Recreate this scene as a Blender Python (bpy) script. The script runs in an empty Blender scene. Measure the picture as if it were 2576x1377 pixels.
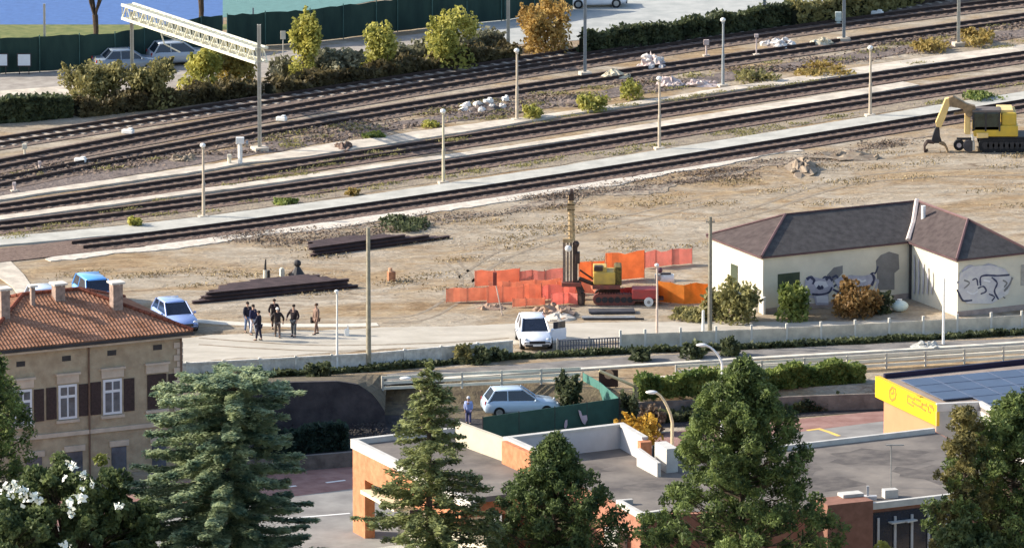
import bpy, math, random
import numpy as np
from mathutils import Vector, Matrix
rng = np.random.default_rng(7); random.seed(7)
S = bpy.context.scene
COL = S.collection
R = math.radians
# ------------------------------------------------------------------ camera
PITCH = R(12.0); FPX = 24000.0; W0, H0 = 2575.0, 1377.0; CH = 114.2
CAM = np.array([0.0, -CH/math.tan(PITCH), CH])
FW = np.array([0, math.cos(PITCH), -math.sin(PITCH)]); UP = np.array([0, math.sin(PITCH), math.cos(PITCH)]); RT = np.array([1.0, 0, 0])
cd = bpy.data.cameras.new('camera'); cam = bpy.data.objects.new('camera', cd); COL.objects.link(cam)
cam.location = CAM; cam.rotation_euler = (math.pi/2-PITCH, 0, 0)
cd.sensor_width = 36; cd.lens = 36*FPX/W0; cd.clip_start = 5; cd.clip_end = 6000
S.camera = cam
# ------------------------------------------------------------------ light
SUN_EL = R(27); SUN_TO = (-0.985, 0.17)          # horizontal direction towards the sun
wd = bpy.data.worlds.new("World"); S.world = wd; wd.use_nodes = True
nt = wd.node_tree; bg = nt.nodes['Background']; sk = nt.nodes.new('ShaderNodeTexSky')
sk.sky_type = 'NISHITA'; sk.sun_disc = False; sk.sun_elevation = SUN_EL
sk.sun_rotation = math.atan2(SUN_TO[0], SUN_TO[1]); sk.air_density = 1.0; sk.dust_density = 1.5
nt.links.new(sk.outputs[0], bg.inputs[0]); bg.inputs[1].default_value = 0.15
sd = bpy.data.lights.new('sun', 'SUN'); sd.energy = 4.6; sd.angle = R(0.55); sd.color = (1.0, 0.91, 0.78)
sun = bpy.data.objects.new('sun', sd); COL.objects.link(sun)
d = Vector((SUN_TO[0]*math.cos(SUN_EL), SUN_TO[1]*math.cos(SUN_EL), math.sin(SUN_EL)))
sun.rotation_euler = d.to_track_quat('Z', 'Y').to_euler()
S.view_settings.view_transform = 'Standard'; S.view_settings.look = 'None'; S.view_settings.exposure = 0.83; S.view_settings.gamma = 1
S.view_settings.use_curve_mapping = False
S.render.engine = 'CYCLES'; S.cycles.max_bounces = 5; S.cycles.transparent_max_bounces = 12
# ------------------------------------------------------------------ pixel -> place helpers (photo measured on a 2575x1377 grid)
def ray(x, y):
    v = RT*(x-W0/2)/FPX + FW - UP*(y-H0/2)/FPX
    return v
def G(x, y, z=0.0):
    v = ray(x, y); t = (z-CAM[2])/v[2]; return CAM + v*t
def PX(p):
    q = np.array(p, float)-CAM; zz = q@FW; return (W0/2+FPX*(q@RT)/zz, H0/2-FPX*(q@UP)/zz)
def ZAT(p, y):                                  # height above point p whose picture row is y
    v = ray(0, y); t = (p[1]-CAM[1])/v[1]; return (CAM+v*t)[2]
def onplane(x, y, p0, n):
    v = ray(x, y); t = ((np.array(p0)-CAM)@n)/(v@n); return CAM+v*t
LOW = -1.0                                       # street level below the yard
# ------------------------------------------------------------------ materials
MATS = {}
def mat(name, col, rough=.8, var=.25, scale=2.0, metal=0.0, bump=0.0, col2=None, detail=6, stretch=None, spec=.3, alpha=None, bscale=None, mixw=None):
    if name in MATS: return MATS[name]
    m = bpy.data.materials.new(name); m.use_nodes = True; t = m.node_tree; b = t.nodes['Principled BSDF']
    b.inputs['Roughness'].default_value = rough; b.inputs['Metallic'].default_value = metal
    b.inputs['Specular IOR Level'].default_value = spec
    g = t.nodes.new('ShaderNodeNewGeometry'); mp = t.nodes.new('ShaderNodeMapping')
    t.links.new(g.outputs['Position'], mp.inputs[0])
    if stretch: mp.inputs['Scale'].default_value = stretch
    n = t.nodes.new('ShaderNodeTexNoise'); n.inputs['Scale'].default_value = scale; n.inputs['Detail'].default_value = detail; n.inputs['Roughness'].default_value = .6
    t.links.new(mp.outputs[0], n.inputs['Vector'])
    r = t.nodes.new('ShaderNodeValToRGB'); t.links.new(n.outputs['Fac'], r.inputs[0])
    c = np.array(col, float); c2 = np.array(col2, float) if col2 is not None else c*(1+var)
    if col2 is None: c = c*(1-var)
    lo, hi = mixw or (.35, .65)
    r.color_ramp.elements[0].position = lo; r.color_ramp.elements[1].position = hi
    r.color_ramp.elements[0].color = (*c, 1); r.color_ramp.elements[1].color = (*np.clip(c2, 0, 1), 1)
    t.links.new(r.outputs[0], b.inputs['Base Color'])
    if bump:
        n2 = t.nodes.new('ShaderNodeTexNoise'); n2.inputs['Scale'].default_value = bscale or scale*5; n2.inputs['Detail'].default_value = 5
        t.links.new(mp.outputs[0], n2.inputs['Vector'])
        bp = t.nodes.new('ShaderNodeBump'); bp.inputs['Strength'].default_value = 1; bp.inputs['Distance'].default_value = bump
        t.links.new(n2.outputs['Fac'], bp.inputs['Height']); t.links.new(bp.outputs[0], b.inputs['Normal'])
    if alpha is not None: b.inputs['Alpha'].default_value = alpha
    MATS[name] = m; return m
def leafmat(name, a, b2, scale=1.2, trans=.38):
    if name in MATS: return MATS[name]
    m = mat(name, a, rough=.6, scale=scale, col2=b2, spec=.25, detail=3, mixw=(.38, .62))
    t = m.node_tree; b = t.nodes['Principled BSDF']; out = t.nodes['Material Output']
    tr = t.nodes.new('ShaderNodeBsdfTranslucent'); mx = t.nodes.new('ShaderNodeMixShader'); mx.inputs[0].default_value = trans
    t.links.new(b.inputs['Base Color'].links[0].from_socket, tr.inputs[0])
    t.links.new(b.outputs[0], mx.inputs[1]); t.links.new(tr.outputs[0], mx.inputs[2]); t.links.new(mx.outputs[0], out.inputs[0])
    return m
def groundmat():
    m = bpy.data.materials.new('yard_earth'); m.use_nodes = True; t = m.node_tree; b = t.nodes['Principled BSDF']
    b.inputs['Roughness'].default_value = .95; b.inputs['Specular IOR Level'].default_value = .1
    g = t.nodes.new('ShaderNodeNewGeometry')
    def noise(sc, st=(1, 1, 1), det=6, rough=.6, rot=0, dist=0):
        mp = t.nodes.new('ShaderNodeMapping'); mp.inputs['Scale'].default_value = st; mp.inputs['Rotation'].default_value = (0, 0, rot)
        n = t.nodes.new('ShaderNodeTexNoise'); n.inputs['Scale'].default_value = sc; n.inputs['Detail'].default_value = det; n.inputs['Roughness'].default_value = rough
        n.inputs['Distortion'].default_value = dist
        t.links.new(g.outputs['Position'], mp.inputs[0]); t.links.new(mp.outputs[0], n.inputs['Vector']); return n.outputs['Fac']
    def ramp(f, a, c, e0, e1):
        r = t.nodes.new('ShaderNodeValToRGB'); t.links.new(f, r.inputs[0]); r.color_ramp.elements[0].position = e0; r.color_ramp.elements[1].position = e1
        r.color_ramp.elements[0].color = (*a, 1); r.color_ramp.elements[1].color = (*c, 1); return r.outputs[0]
    def mix(f, a, c, bt='MIX'):
        x = t.nodes.new('ShaderNodeMixRGB'); x.blend_type = bt
        if isinstance(f, float): x.inputs[0].default_value = f
        else: t.links.new(f, x.inputs[0])
        for i, s in ((1, a), (2, c)):
            if isinstance(s, tuple): x.inputs[i].default_value = (*s, 1)
            else: t.links.new(s, x.inputs[i])
        return x.outputs[0]
    grey = ramp(noise(.42, (.45, 1, 1), 9, .68, R(-18), 1.6), (.265, .212, .15), (.425, .365, .285), .34, .62)
    mask1 = ramp(noise(.10, (.7, 1.2, 1), 7, .68, R(-20), 1.4), (0, 0, 0), (1, 1, 1), .44, .58)
    och = ramp(noise(.7, (.5, 1, 1), 7, .65, R(-20), 1.5), (.235, .155, .085), (.395, .295, .18), .35, .65)
    c = mix(mask1, grey, och)
    mask2 = ramp(noise(.33, (.5, 1.4, 1), 8, .72, R(-22), 2.0), (0, 0, 0), (.8, .8, .8), .57, .66)
    c = mix(mask2, c, (.155, .11, .072))
    fine = ramp(noise(5, (.8, 1, 1), 4, .7), (.80, .80, .80), (1.12, 1.12, 1.12), .35, .65)
    c = mix(1.0, c, fine, 'MULTIPLY')
    t.links.new(c, b.inputs['Base Color'])
    bp = t.nodes.new('ShaderNodeBump'); bp.inputs['Distance'].default_value = .16; t.links.new(noise(1.3, (.6, 1, 1), 8, .62, 0, .6), bp.inputs['Height'])
    t.links.new(bp.outputs[0], b.inputs['Normal']); return m
# ------------------------------------------------------------------ object helpers
def setp(o, label=None, cat=None, group=None, kind=None):
    if label: o['label'] = label
    if cat: o['category'] = cat
    if group: o['group'] = group
    if kind: o['kind'] = kind
    return o
def thing(name, label, cat, loc, rz=0.0, group=None):
    o = bpy.data.objects.new(name, None); COL.objects.link(o); o.location = Vector([float(v) for v in loc]); o.rotation_euler = (0, 0, rz)
    o.empty_display_size = .3
    return setp(o, label, cat, group)
class MB:
    def __init__(s): s.v = []; s.f = []
    def add(s, vs, fs):
        n = len(s.v); s.v += [tuple(float(c) for c in v) for v in vs]; s.f += [tuple(i+n for i in f) for f in fs]; return s
    def box(s, c, size, rz=0, M=None):
        hx, hy, hz = size[0]/2, size[1]/2, size[2]/2; co, si = math.cos(rz), math.sin(rz); vs = []
        for dz in (-hz, hz):
            for dx, dy in ((-hx, -hy), (hx, -hy), (hx, hy), (-hx, hy)):
                vs.append((c[0]+dx*co-dy*si, c[1]+dx*si+dy*co, c[2]+dz))
        if M is not None: vs = [tuple(M @ Vector(v)) for v in vs]
        return s.add(vs, [(3, 2, 1, 0), (4, 5, 6, 7), (0, 1, 5, 4), (1, 2, 6, 5), (2, 3, 7, 6), (3, 0, 4, 7)])
    def prism(s, poly, z0, z1):
        n = len(poly); a = sum(poly[i][0]*poly[(i+1) % n][1]-poly[(i+1) % n][0]*poly[i][1] for i in range(n))
        if a < 0: poly = poly[::-1]
        z0 = z0 if hasattr(z0, '__len__') else [z0]*n; z1 = z1 if hasattr(z1, '__len__') else [z1]*n
        vs = [(p[0], p[1], z0[i]) for i, p in enumerate(poly)]+[(p[0], p[1], z1[i]) for i, p in enumerate(poly)]
        fs = [tuple(range(n-1, -1, -1)), tuple(range(n, 2*n))]+[(i, (i+1) % n, n+(i+1) % n, n+i) for i in range(n)]
        return s.add(vs, fs)
    def side(s, prof, y0, y1):                   # profile in xz extruded along y
        n = len(prof); a = sum(prof[i][0]*prof[(i+1) % n][1]-prof[(i+1) % n][0]*prof[i][1] for i in range(n))
        if a < 0: prof = prof[::-1]
        vs = [(p[0], y0, p[1]) for p in prof]+[(p[0], y1, p[1]) for p in prof]
        fs = [tuple(range(n)), tuple(range(2*n-1, n-1, -1))]+[((i+1) % n, i, n+i, n+(i+1) % n) for i in range(n)]
        return s.add(vs, fs)
    def tube(s, p0, p1, r0, r1=None, n=8, cap=True):
        r1 = r0 if r1 is None else r1; p0 = Vector([float(c) for c in p0]); p1 = Vector([float(c) for c in p1]); ax = (p1-p0)
        if ax.length < 1e-6: return s
        ax.normalize(); u = ax.orthogonal().normalized(); w = ax.cross(u); vs = []
        for p, r in ((p0, r0), (p1, r1)):
            for i in range(n):
                a = 2*math.pi*i/n; vs.append(tuple(p+u*math.cos(a)*r+w*math.sin(a)*r))
        fs = [(i, (i+1) % n, n+(i+1) % n, n+i) for i in range(n)]
        if cap: fs += [tuple(range(n-1, -1, -1)), tuple(range(n, 2*n))]
        return s.add(vs, fs)
    def path(s, pts, r, n=8):
        r = r if hasattr(r, '__len__') else [r]*len(pts)
        for i in range(len(pts)-1): s.tube(pts[i], pts[i+1], r[i], r[i+1], n)
        return s
    def ball(s, c, r, n=8, m=6, sc=(1, 1, 1)):
        vs = []; fs = []
        for j in range(m+1):
            ph = math.pi*j/m
            for i in range(n):
                a = 2*math.pi*i/n; vs.append((c[0]+r*sc[0]*math.sin(ph)*math.cos(a), c[1]+r*sc[1]*math.sin(ph)*math.sin(a), c[2]-r*sc[2]*math.cos(ph)))
        for j in range(m):
            for i in range(n): fs.append((j*n+i, j*n+(i+1) % n, (j+1)*n+(i+1) % n, (j+1)*n+i))
        return s.add(vs, fs)
    def ribbon(s, pts, a, b, z0, z1, closed=False):   # wall/strip along pts, from offset a to b (left positive), mitred
        P = [np.array(p[:2], float) for p in pts]; n = len(P); off = []
        for i in range(n):
            if closed: t1 = P[i]-P[i-1]; t2 = P[(i+1) % n]-P[i]
            else: t1 = P[i]-P[i-1] if i > 0 else P[1]-P[0]; t2 = P[i+1]-P[i] if i < n-1 else P[-1]-P[-2]
            t1 = t1/np.linalg.norm(t1); t2 = t2/np.linalg.norm(t2); n1 = np.array([-t1[1], t1[0]]); n2 = np.array([-t2[1], t2[0]])
            m = n1+n2; m = m/max(1e-6, m@m)*2/1.0; m = (n1+n2)/max(.3, 1+n1@n2); off.append(m)
        z0 = z0 if hasattr(z0, '__len__') else [z0]*n; z1 = z1 if hasattr(z1, '__len__') else [z1]*n
        vs = []
        for i in range(n):
            A = P[i]+off[i]*a; B = P[i]+off[i]*b
            vs += [(A[0], A[1], z0[i]), (B[0], B[1], z0[i]), (B[0], B[1], z1[i]), (A[0], A[1], z1[i])]
        fs = []
        for i in range(n if closed else n-1):
            o = 4*i; q = 4*((i+1) % n)
            fs += [(o, q, q+1, o+1), (o+1, q+1, q+2, o+2), (o+2, q+2, q+3, o+3), (o+3, q+3, q, o)]
        if not closed: fs += [(0, 1, 2, 3), (4*n-1, 4*n-2, 4*n-3, 4*n-4)]
        return s.add(vs, fs)
    def build(s, name, m, parent=None, world=False, smooth=False, bevel=0, noise=0):
        me = bpy.data.meshes.new(name); vs = s.v
        if world and parent is not None:
            l = parent.location; vs = [(v[0]-l[0], v[1]-l[1], v[2]-l[2]) for v in vs]
        me.from_pydata(vs, [], s.f)
        import bmesh
        bm = bmesh.new(); bm.from_mesh(me)
        bmesh.ops.recalc_face_normals(bm, faces=bm.faces)
        if bevel: 
            bmesh.ops.bevel(bm, geom=[e for e in bm.edges if e.is_manifold and e.calc_face_angle(0) > .5], offset=bevel, segments=2, affect='EDGES', profile=.6)
        bm.to_mesh(me); bm.free()
        if smooth:
            for p in me.polygons: p.use_smooth = True
        me.materials.append(m); o = bpy.data.objects.new(name, me); COL.objects.link(o)
        if parent is not None: o.parent = parent
        return o
def struct(name, mb, m): o = mb.build(name, m); o['kind'] = 'structure'; return o
def copy_tree(o, parent=None):
    c = o.copy(); COL.objects.link(c)
    if parent is not None: c.parent = parent
    for ch in list(o.children): copy_tree(ch, c)
    return c
def quads(name, C, U, V, m, parent, world=True):   # many small leaf faces: centre, half-axes
    n = len(C); l = np.array(parent.location) if (parent is not None and world) else np.zeros(3)
    vs = np.empty((n, 4, 3)); vs[:, 0] = C-U-V; vs[:, 1] = C+U-V*.6; vs[:, 2] = C+U*.8+V; vs[:, 3] = C-U*.7+V*.9
    vs = (vs-l).reshape(-1, 3).astype(np.float32)
    me = bpy.data.meshes.new(name); me.vertices.add(4*n); me.vertices.foreach_set('co', vs.ravel()); me.loops.add(4*n); me.loops.foreach_set('vertex_index', np.arange(4*n, dtype=np.int32))
    me.polygons.add(n); me.polygons.foreach_set('loop_start', np.arange(0, 4*n, 4, dtype=np.int32)); me.update(); me.validate()
    me.materials.append(m); o = bpy.data.objects.new(name, me); COL.objects.link(o)
    if parent is not None: o.parent = parent
    return o
def randvec(n):
    v = rng.normal(size=(n, 3)); return v/np.linalg.norm(v, axis=1)[:, None]
def leaves(name, C, size, m, parent, flat=0.0, aspect=.55):
    n = len(C); N = randvec(n); N[:, 2] += flat*np.sign(N[:, 2]+1e-9); N /= np.linalg.norm(N, axis=1)[:, None]
    A = np.cross(N, randvec(n)); A /= np.linalg.norm(A, axis=1)[:, None]+1e-9; B = np.cross(N, A)
    s = size*(.6+.8*rng.random(n))[:, None]
    return quads(name, C, A*s, B*s*aspect, m, parent)
# ------------------------------------------------------------------ shared materials
M_conc = mat('pale_concrete', (.52, .455, .37), rough=.9, var=.24, scale=.9, bump=.02, detail=8)
M_conc2 = mat('grey_concrete', (.40, .40, .37), rough=.9, var=.15, scale=1.2, bump=.02)
M_bal = mat('ballast', (.11, .07, .055), rough=.95, col2=(.26, .185, .145), scale=5, bump=.06, detail=8, mixw=(.3, .7))
M_bal2 = mat('ballast_far', (.11, .075, .06), rough=.95, col2=(.25, .19, .15), scale=3, bump=.06, detail=8, mixw=(.3, .7))
M_rail = mat('rusty_rail', (.045, .028, .024), rough=.7, var=.3, scale=2)
M_sleep = mat('timber_sleeper', (.10, .07, .055), rough=.9, col2=(.20, .15, .12), scale=3); M_sleep2 = mat('pale_sleeper', (.34, .29, .24), rough=.9, var=.2, scale=3)
M_pole = mat('galvanised_pole', (.50, .49, .45), rough=.6, var=.1, metal=.1)
M_white = mat('white_paint', (.80, .79, .75), rough=.5, var=.05)
M_dark = mat('dark_metal', (.03, .028, .03), rough=.6, var=.3, spec=.4)
M_black = mat('black_rubber', (.018, .018, .02), rough=.8, var=.2)
M_glass = mat('dark_glass', (.015, .02, .035), rough=.08, var=.2, spec=.8)
M_bark = mat('bark', (.07, .05, .035), rough=.95, var=.35, scale=4)
M_cream = mat('cream_render', (.62, .58, .47), rough=.9, var=.08, scale=.7, detail=8, bump=.01)
M_steel = mat('bare_steel', (.35, .35, .34), rough=.45, var=.2, metal=.5)

# ================================================================== GROUND
fence_px = [(-700, 1000), (-200, 980), (470, 950), (925, 926), (1292, 893), (1398, 888), (1622, 877), (1978, 863), (2492, 835), (2800, 818), (3400, 785)]
FP = [G(x, y) for x, y in fence_px]
def yfence(x): return np.interp(x, [p[0] for p in FP], [p[1] for p in FP])
BP_ = [G(x, y) for x, y in ((-700, 1012), (470, 964), (925, 944), (1100, 952), (1287, 958), (1600, 985), (2162, 964), (2800, 950), (3400, 930))]
def ybank(x): return np.interp(x, [p[0] for p in BP_], [p[1] for p in BP_])
gm = groundmat()
xs = list(np.linspace(-900, -60, 8))+list(np.linspace(-50, 50, 51))+list(np.linspace(60, 900, 8))
mb = MB(); rows = []
offs = [(1500, 0), (400, 0), (120, 0), (60, 0), (30, 0), (10, 0), (0, 0), (-.3, 0), (-1.1, -.5), (-1.8, LOW), (-8, LOW), (-20, LOW), (-60, LOW-.5), (-150, LOW-4), (-900, LOW-6)]
vs = [(x, ybank(x)+o, z) for (o, z) in offs for x in xs]; nx = len(xs)
fs = [(r*nx+i, r*nx+i+1, (r+1)*nx+i+1, (r+1)*nx+i) for r in range(len(offs)-1) for i in range(nx-1)]
mb.add(vs, fs); gr = struct('ground', mb, gm)

def sheet(name, px, z, m, zb=None, h=0.0, label=None):
    P = [G(x, y, z) for x, y in px]; b = MB()
    if h: b.prism([(p[0], p[1]) for p in P], z-.02, z+h)
    else:
        n = len(P); a = sum(P[i][0]*P[(i+1) % n][1]-P[(i+1) % n][0]*P[i][1] for i in range(n)); 
        if a < 0: P = P[::-1]
        b.add([(p[0], p[1], z) for p in P], [tuple(range(n))])
    return struct(name, b, m)
def polyx(px, deg=2):                            # smooth curve on the ground through picture points
    P = np.array([G(x, y) for x, y in px]); c = np.polyfit(P[:, 0], P[:, 1], deg); return c, P
def curve_pts(px, x0, x1, n=40, deg=2):
    c, P = polyx(px, deg); a = G(x0, np.interp(x0, [p[0] for p in px], [p[1] for p in px]))[0]; b = G(x1, np.interp(x1, [p[0] for p in px], [p[1] for p in px]))[0]
    X = np.linspace(a, b, n); return [(x, np.polyval(c, x)) for x in X]
# raised walkway strips between the tracks (picture points of the centre line, width in m)
def ragged_strip(name, px, x0, x1, w, z, m, rag=.25, n=220, deg=3, wr=None):
    pts = curve_pts(px, x0, x1, n, deg); P = [np.array(p) for p in pts]; up = []; dn = []; nz = [np.interp(np.arange(n)/n*q, np.arange(q+1), rng.normal(size=q+1)) for q in (n//9, n//3, n//9, n//3)]
    for i in range(n):
        t = P[min(i+1, n-1)]-P[max(i-1, 0)]; t /= np.linalg.norm(t); nn = np.array([-t[1], t[0]])
        ww = w if wr is None else np.interp(i/(n-1), [q[0] for q in wr], [q[1] for q in wr])
        up.append(P[i]+nn*(ww/2+rag*(nz[0][i]*.5+nz[1][i]*.25+rng.normal()*.08))); dn.append(P[i]-nn*(ww/2+rag*(nz[2][i]*.5+nz[3][i]*.25+rng.normal()*.08)))
    b = MB(); vs = []; fs = []
    for i in range(n):
        vs += [(*up[i], z), (*dn[i], z), (*up[i], -.03), (*dn[i], -.03)]
        if i < n-1:
            o = 4*i; fs += [(o, o+1, o+5, o+4), (o+1, o+3, o+7, o+5), (o, o+4, o+6, o+2)]
    fs += [(0, 2, 3, 1), (4*n-4, 4*n-3, 4*n-1, 4*n-2)]
    b.add(vs, fs); return struct(name, b, m)
T = [  # far to near, picture points midway between the two rails
 dict(px=[(0, 356), (266, 327), (753, 243), (1018, 205), (1195, 168), (1461, 138), (1550, 118), (1815, 88), (2309, 8), (2575, -35)], lab='farthest railway track, beside the row of autumn bushes'),
 dict(px=[(0, 412), (266, 379), (753, 273), (1018, 231), (1195, 195), (1461, 160), (1550, 142), (1815, 112), (2309, 34), (2575, 6)], lab='second farthest railway track, passing under the cream gantry'),
 dict(px=[(0, 460), (266, 414), (753, 320), (1018, 276), (1195, 243), (1461, 210), (1550, 188), (1815, 162), (2309, 82), (2575, 50)], lab='third farthest railway track, next to the rubble heaps'),
 dict(px=[(0, 528), (266, 497), (753, 418), (1018, 380), (1195, 349), (1461, 313), (1550, 294), (1815, 260), (2309, 182), (2575, 144)], lab='railway track running just below the foot of the gantry and its white walkway'),
 dict(px=[(0, 572), (266, 546), (753, 476), (1018, 436), (1195, 408), (1461, 370), (1550, 352), (1815, 314), (2309, 234), (2575, 195)], lab='railway track between the two pale walkways, second nearest to the yard'),
 dict(px=[(0, 645), (266, 612), (753, 550), (1018, 515), (1195, 488), (1461, 446), (1550, 431), (1815, 389), (2309, 310), (2575, 266)], lab='nearest railway track, edging the open yard', start=195),
]
railm = None
for k, t in enumerate(T):
    far = k < 3
    pts = curve_pts(t['px'], -150, 2750, 60, 3)
    # ballast bed (ground, structure)
    struct('ballast_bed', MB().ribbon(pts, 1.75, -1.75, -.03, .045+.004*k), M_bal2 if far else M_bal)
    vis = curve_pts(t['px'], t.get('start', -60), 2650, 60, 3)
    if k == 5:
        pts2 = vis
    else: pts2 = pts
    th = thing('railway_track', t['lab'], 'railway track', (vis[0][0], vis[0][1], 0), group='railway tracks side by side')
    for sgn in (1, -1):
        b = MB(); zb = .075
        b.ribbon(pts2, sgn*.72+.065, sgn*.72-.065, zb, zb+.03); b.ribbon(pts2, sgn*.72+.02, sgn*.72-.02, zb+.03, zb+.13); b.ribbon(pts2, sgn*.72+.036, sgn*.72-.036, zb+.13, zb+.175)
        b.build('rail', M_rail, th, world=True)
    # sleepers, one object each
    L = [0]; 
    for i in range(1, len(vis)): L.append(L[-1]+math.dist(vis[i], vis[i-1]))
    proto = MB().box((0, 0, 0), (.26, 2.5, .08)); pm = None; ns = min(100, int(L[-1]/.66)); step = L[-1]/ns
    for j in range(ns):
        s = (j+.5)*step; x = np.interp(s, L, [p[0] for p in vis]); y = np.interp(s, L, [p[1] for p in vis]); x2 = np.interp(s+.1, L, [p[0] for p in vis]); y2 = np.interp(s+.1, L, [p[1] for p in vis])
        if pm is None: o = proto.build('sleeper', M_sleep2 if k == 0 else M_sleep, th); pm = o
        else: o = pm.copy(); COL.objects.link(o); o.parent = th
        o.location = (x-th.location.x, y-th.location.y, .05); o.rotation_euler = (0, 0, math.atan2(y2-y, x2-x)+random.gauss(0, .015))
# walkways
W_t1t2 = [(0, 607), (266, 591), (753, 526), (1018, 497), (1195, 458+3), (1550, 409), (1815, 369), (2309, 290), (2575, 244)]
ragged_strip('walkway', W_t1t2, -150, 2700, 2.3, .11, mat('walkway_grey', (.43, .415, .365), rough=.9, var=.14, scale=.8, bump=.02), rag=.12)
ragged_strip('walkway', [(0, 549), (266, 522), (753, 447), (1018, 410), (1461, 352+2), (1550, 333), (1815, 292), (2290, 214)], -150, 2290, 1.0, .13, M_conc, rag=.12, wr=[(0, 1.15), (.3, .9), (.6, .8), (.8, 1.6), (1, 1.5)])
ragged_strip('walkway', [(0, 502), (266, 466), (753, 384), (1018, 352), (1195, 325), (1550, 268), (1815, 234), (2309, 158), (2575, 125)], -150, 2750, 1.2, .125, M_conc, rag=.2, wr=[(0, .9), (.25, 1.2), (.33, 2.2), (.5, 1.0), (.7, 1.2), (.85, 1.9), (1, 1.5)])
ragged_strip('path', [(130, 655), (266, 637), (753, 573), (1018, 541), (1195, 515), (1550, 452), (1815, 412), (2000, 380)], 120, 2010, 1.1, .05, mat('pale_gravel', (.56, .50, .42), rough=.95, var=.2, scale=2, bump=.03), rag=.4, wr=[(0, .9), (.3, 1.5), (.7, 1.6), (1, .5)])
# brown dirt verge between T3 and T4, dark
M_dirt = mat('dark_brown_dirt', (.10, .078, .07), rough=.95, col2=(.22, .175, .15), scale=1.2, bump=.12, detail=8, bscale=4, mixw=(.3, .7))
ragged_strip('dirt_verge', [(0, 488), (266, 446), (753, 352), (1018, 315), (1195, 290), (1550, 232), (1815, 200), (2309, 120), (2575, 85)], -150, 2750, 2.2, .03, M_dirt, rag=.5)
M_verge = mat('brown_verge', (.20, .16, .125), rough=.95, col2=(.33, .27, .19), scale=1.4, bump=.08, detail=8)
ragged_strip('dirt_verge', [(0, 590), (753, 502), (1018, 468), (1195, 437), (1550, 380), (1815, 344), (2309, 263), (2575, 222)], -150, 2750, 1.6, .02, M_verge, rag=.35)
ragged_strip('dirt_verge', [(520, 595), (753, 590), (1018, 562), (1195, 540), (1550, 480), (1815, 440), (2000, 410), (2309, 340)], 560, 2330, 1.1, .03, mat('edge_dirt', (.13, .095, .075), rough=.95, col2=(.34, .28, .21), scale=1.6, bump=.15, detail=9, bscale=3, mixw=(.35, .62)), rag=1.0)
# packed light track across the yard, pale path on the left
M_pack = mat('packed_gravel', (.39, .35, .285), rough=.95, col2=(.50, .455, .38), scale=.7, bump=.04, detail=9, stretch=(.5, 1.2, 1))
ragged_strip('dirt_track', [(380, 885), (700, 862), (1000, 852), (1300, 838), (1600, 828), (1900, 826), (2200, 812), (2600, 800)], 380, 2600, 5.2, .012, M_pack, rag=.3, wr=[(0, 6.5), (.25, 5.6), (.5, 5), (.65, 3.2), (.8, 1.6), (1, 1.2)])
ragged_strip('dirt_track', [(480, 805), (600, 815), (760, 818), (950, 816)], 480, 950, .8, .02, mat('pale_dust', (.60, .55, .46), rough=.95, var=.12), rag=.15, deg=2, n=20)
sheet('path', [(-40, 640), (22, 652), (60, 690), (92, 738), (60, 760), (30, 720), (-40, 672)], .02, M_conc, h=.02)
# service road below the fence, then the bank
M_asph = mat('asphalt', (.085, .08, .08), rough=.9, var=.3, scale=1.5, bump=.01, detail=8)
M_asph_w = mat('worn_asphalt', (.14, .13, .12), rough=.9, col2=(.24, .22, .20), scale=.9, detail=8, bump=.02)
fl = [(p[0], yfence(p[0])) for p in FP]
fl = [(x, yfence(x)) for x in np.linspace(-20, 60, 40)]
# lower street
def lowline(y_left, y_right, n=20, x0=-400, x1=3000):
    return [G(x, y_left+(y_right-y_left)*(x-700)/(2100-700), LOW)[:2] for x in np.linspace(x0, x1, n)]
def lowstrip(name, yl0, yr0, yl1, yr1, dz, m):
    A = lowline(yl0, yr0); B = lowline(yl1, yr1); n = len(A)
    vs = [(*a, LOW+dz) for a in A]+[(*c, LOW+dz) for c in B]; fs = [(n+i, n+i+1, i+1, i) for i in range(n-1)]
    return struct(name, MB().add(vs, fs), m)
M_soil = mat('shaded_soil', (.026, .024, .027), rough=.95, col2=(.055, .048, .048), scale=1.2, bump=.08, detail=8)  # soil taken near black: house, cedar and hedge shade put into the colour
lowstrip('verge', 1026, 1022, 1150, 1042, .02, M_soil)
bx = np.linspace(G(560, 960)[0], G(965, 940)[0], 12); bm_ = MB(); br = [(.3, .015), (-.3, .02), (-1.1, -.48), (-1.8, LOW+.03), (-5.2, LOW+.03)]
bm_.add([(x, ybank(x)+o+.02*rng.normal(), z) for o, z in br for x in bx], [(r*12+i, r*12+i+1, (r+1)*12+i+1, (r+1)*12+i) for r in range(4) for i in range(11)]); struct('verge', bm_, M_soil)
bx = np.linspace(G(968, 945)[0], G(1640, 985)[0], 14); bm_ = MB()
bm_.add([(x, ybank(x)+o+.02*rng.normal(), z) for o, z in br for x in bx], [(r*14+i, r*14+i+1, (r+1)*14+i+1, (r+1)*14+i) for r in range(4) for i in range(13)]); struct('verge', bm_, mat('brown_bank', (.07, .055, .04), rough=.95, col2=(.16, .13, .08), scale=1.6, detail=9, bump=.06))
lowstrip('cycle_path', 1186, 1044, 1252, 1074, .012, mat('red_asphalt', (.23, .12, .10), rough=.9, col2=(.33, .20, .17), scale=1, detail=8, bump=.01))
lowstrip('road', 1252, 1074, 1420, 1190, .008, mat('street_asphalt', (.20, .19, .18), rough=.9, col2=(.29, .28, .26), scale=.7, detail=8, bump=.01))
lowstrip('pavement', 1420, 1190, 1640, 1400, .06, M_conc2)
for (x0, y0, x1, y1) in ((820, 1213, 868, 1207), (700, 1226, 745, 1221), (640, 1310, 880, 1290)):
    a = G(x0, y0, LOW); b_ = G(x1, y1, LOW)
    struct('road_marking', MB().ribbon([a[:2], b_[:2]], .1, -.1, LOW+.014, LOW+.018), M_white)
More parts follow.
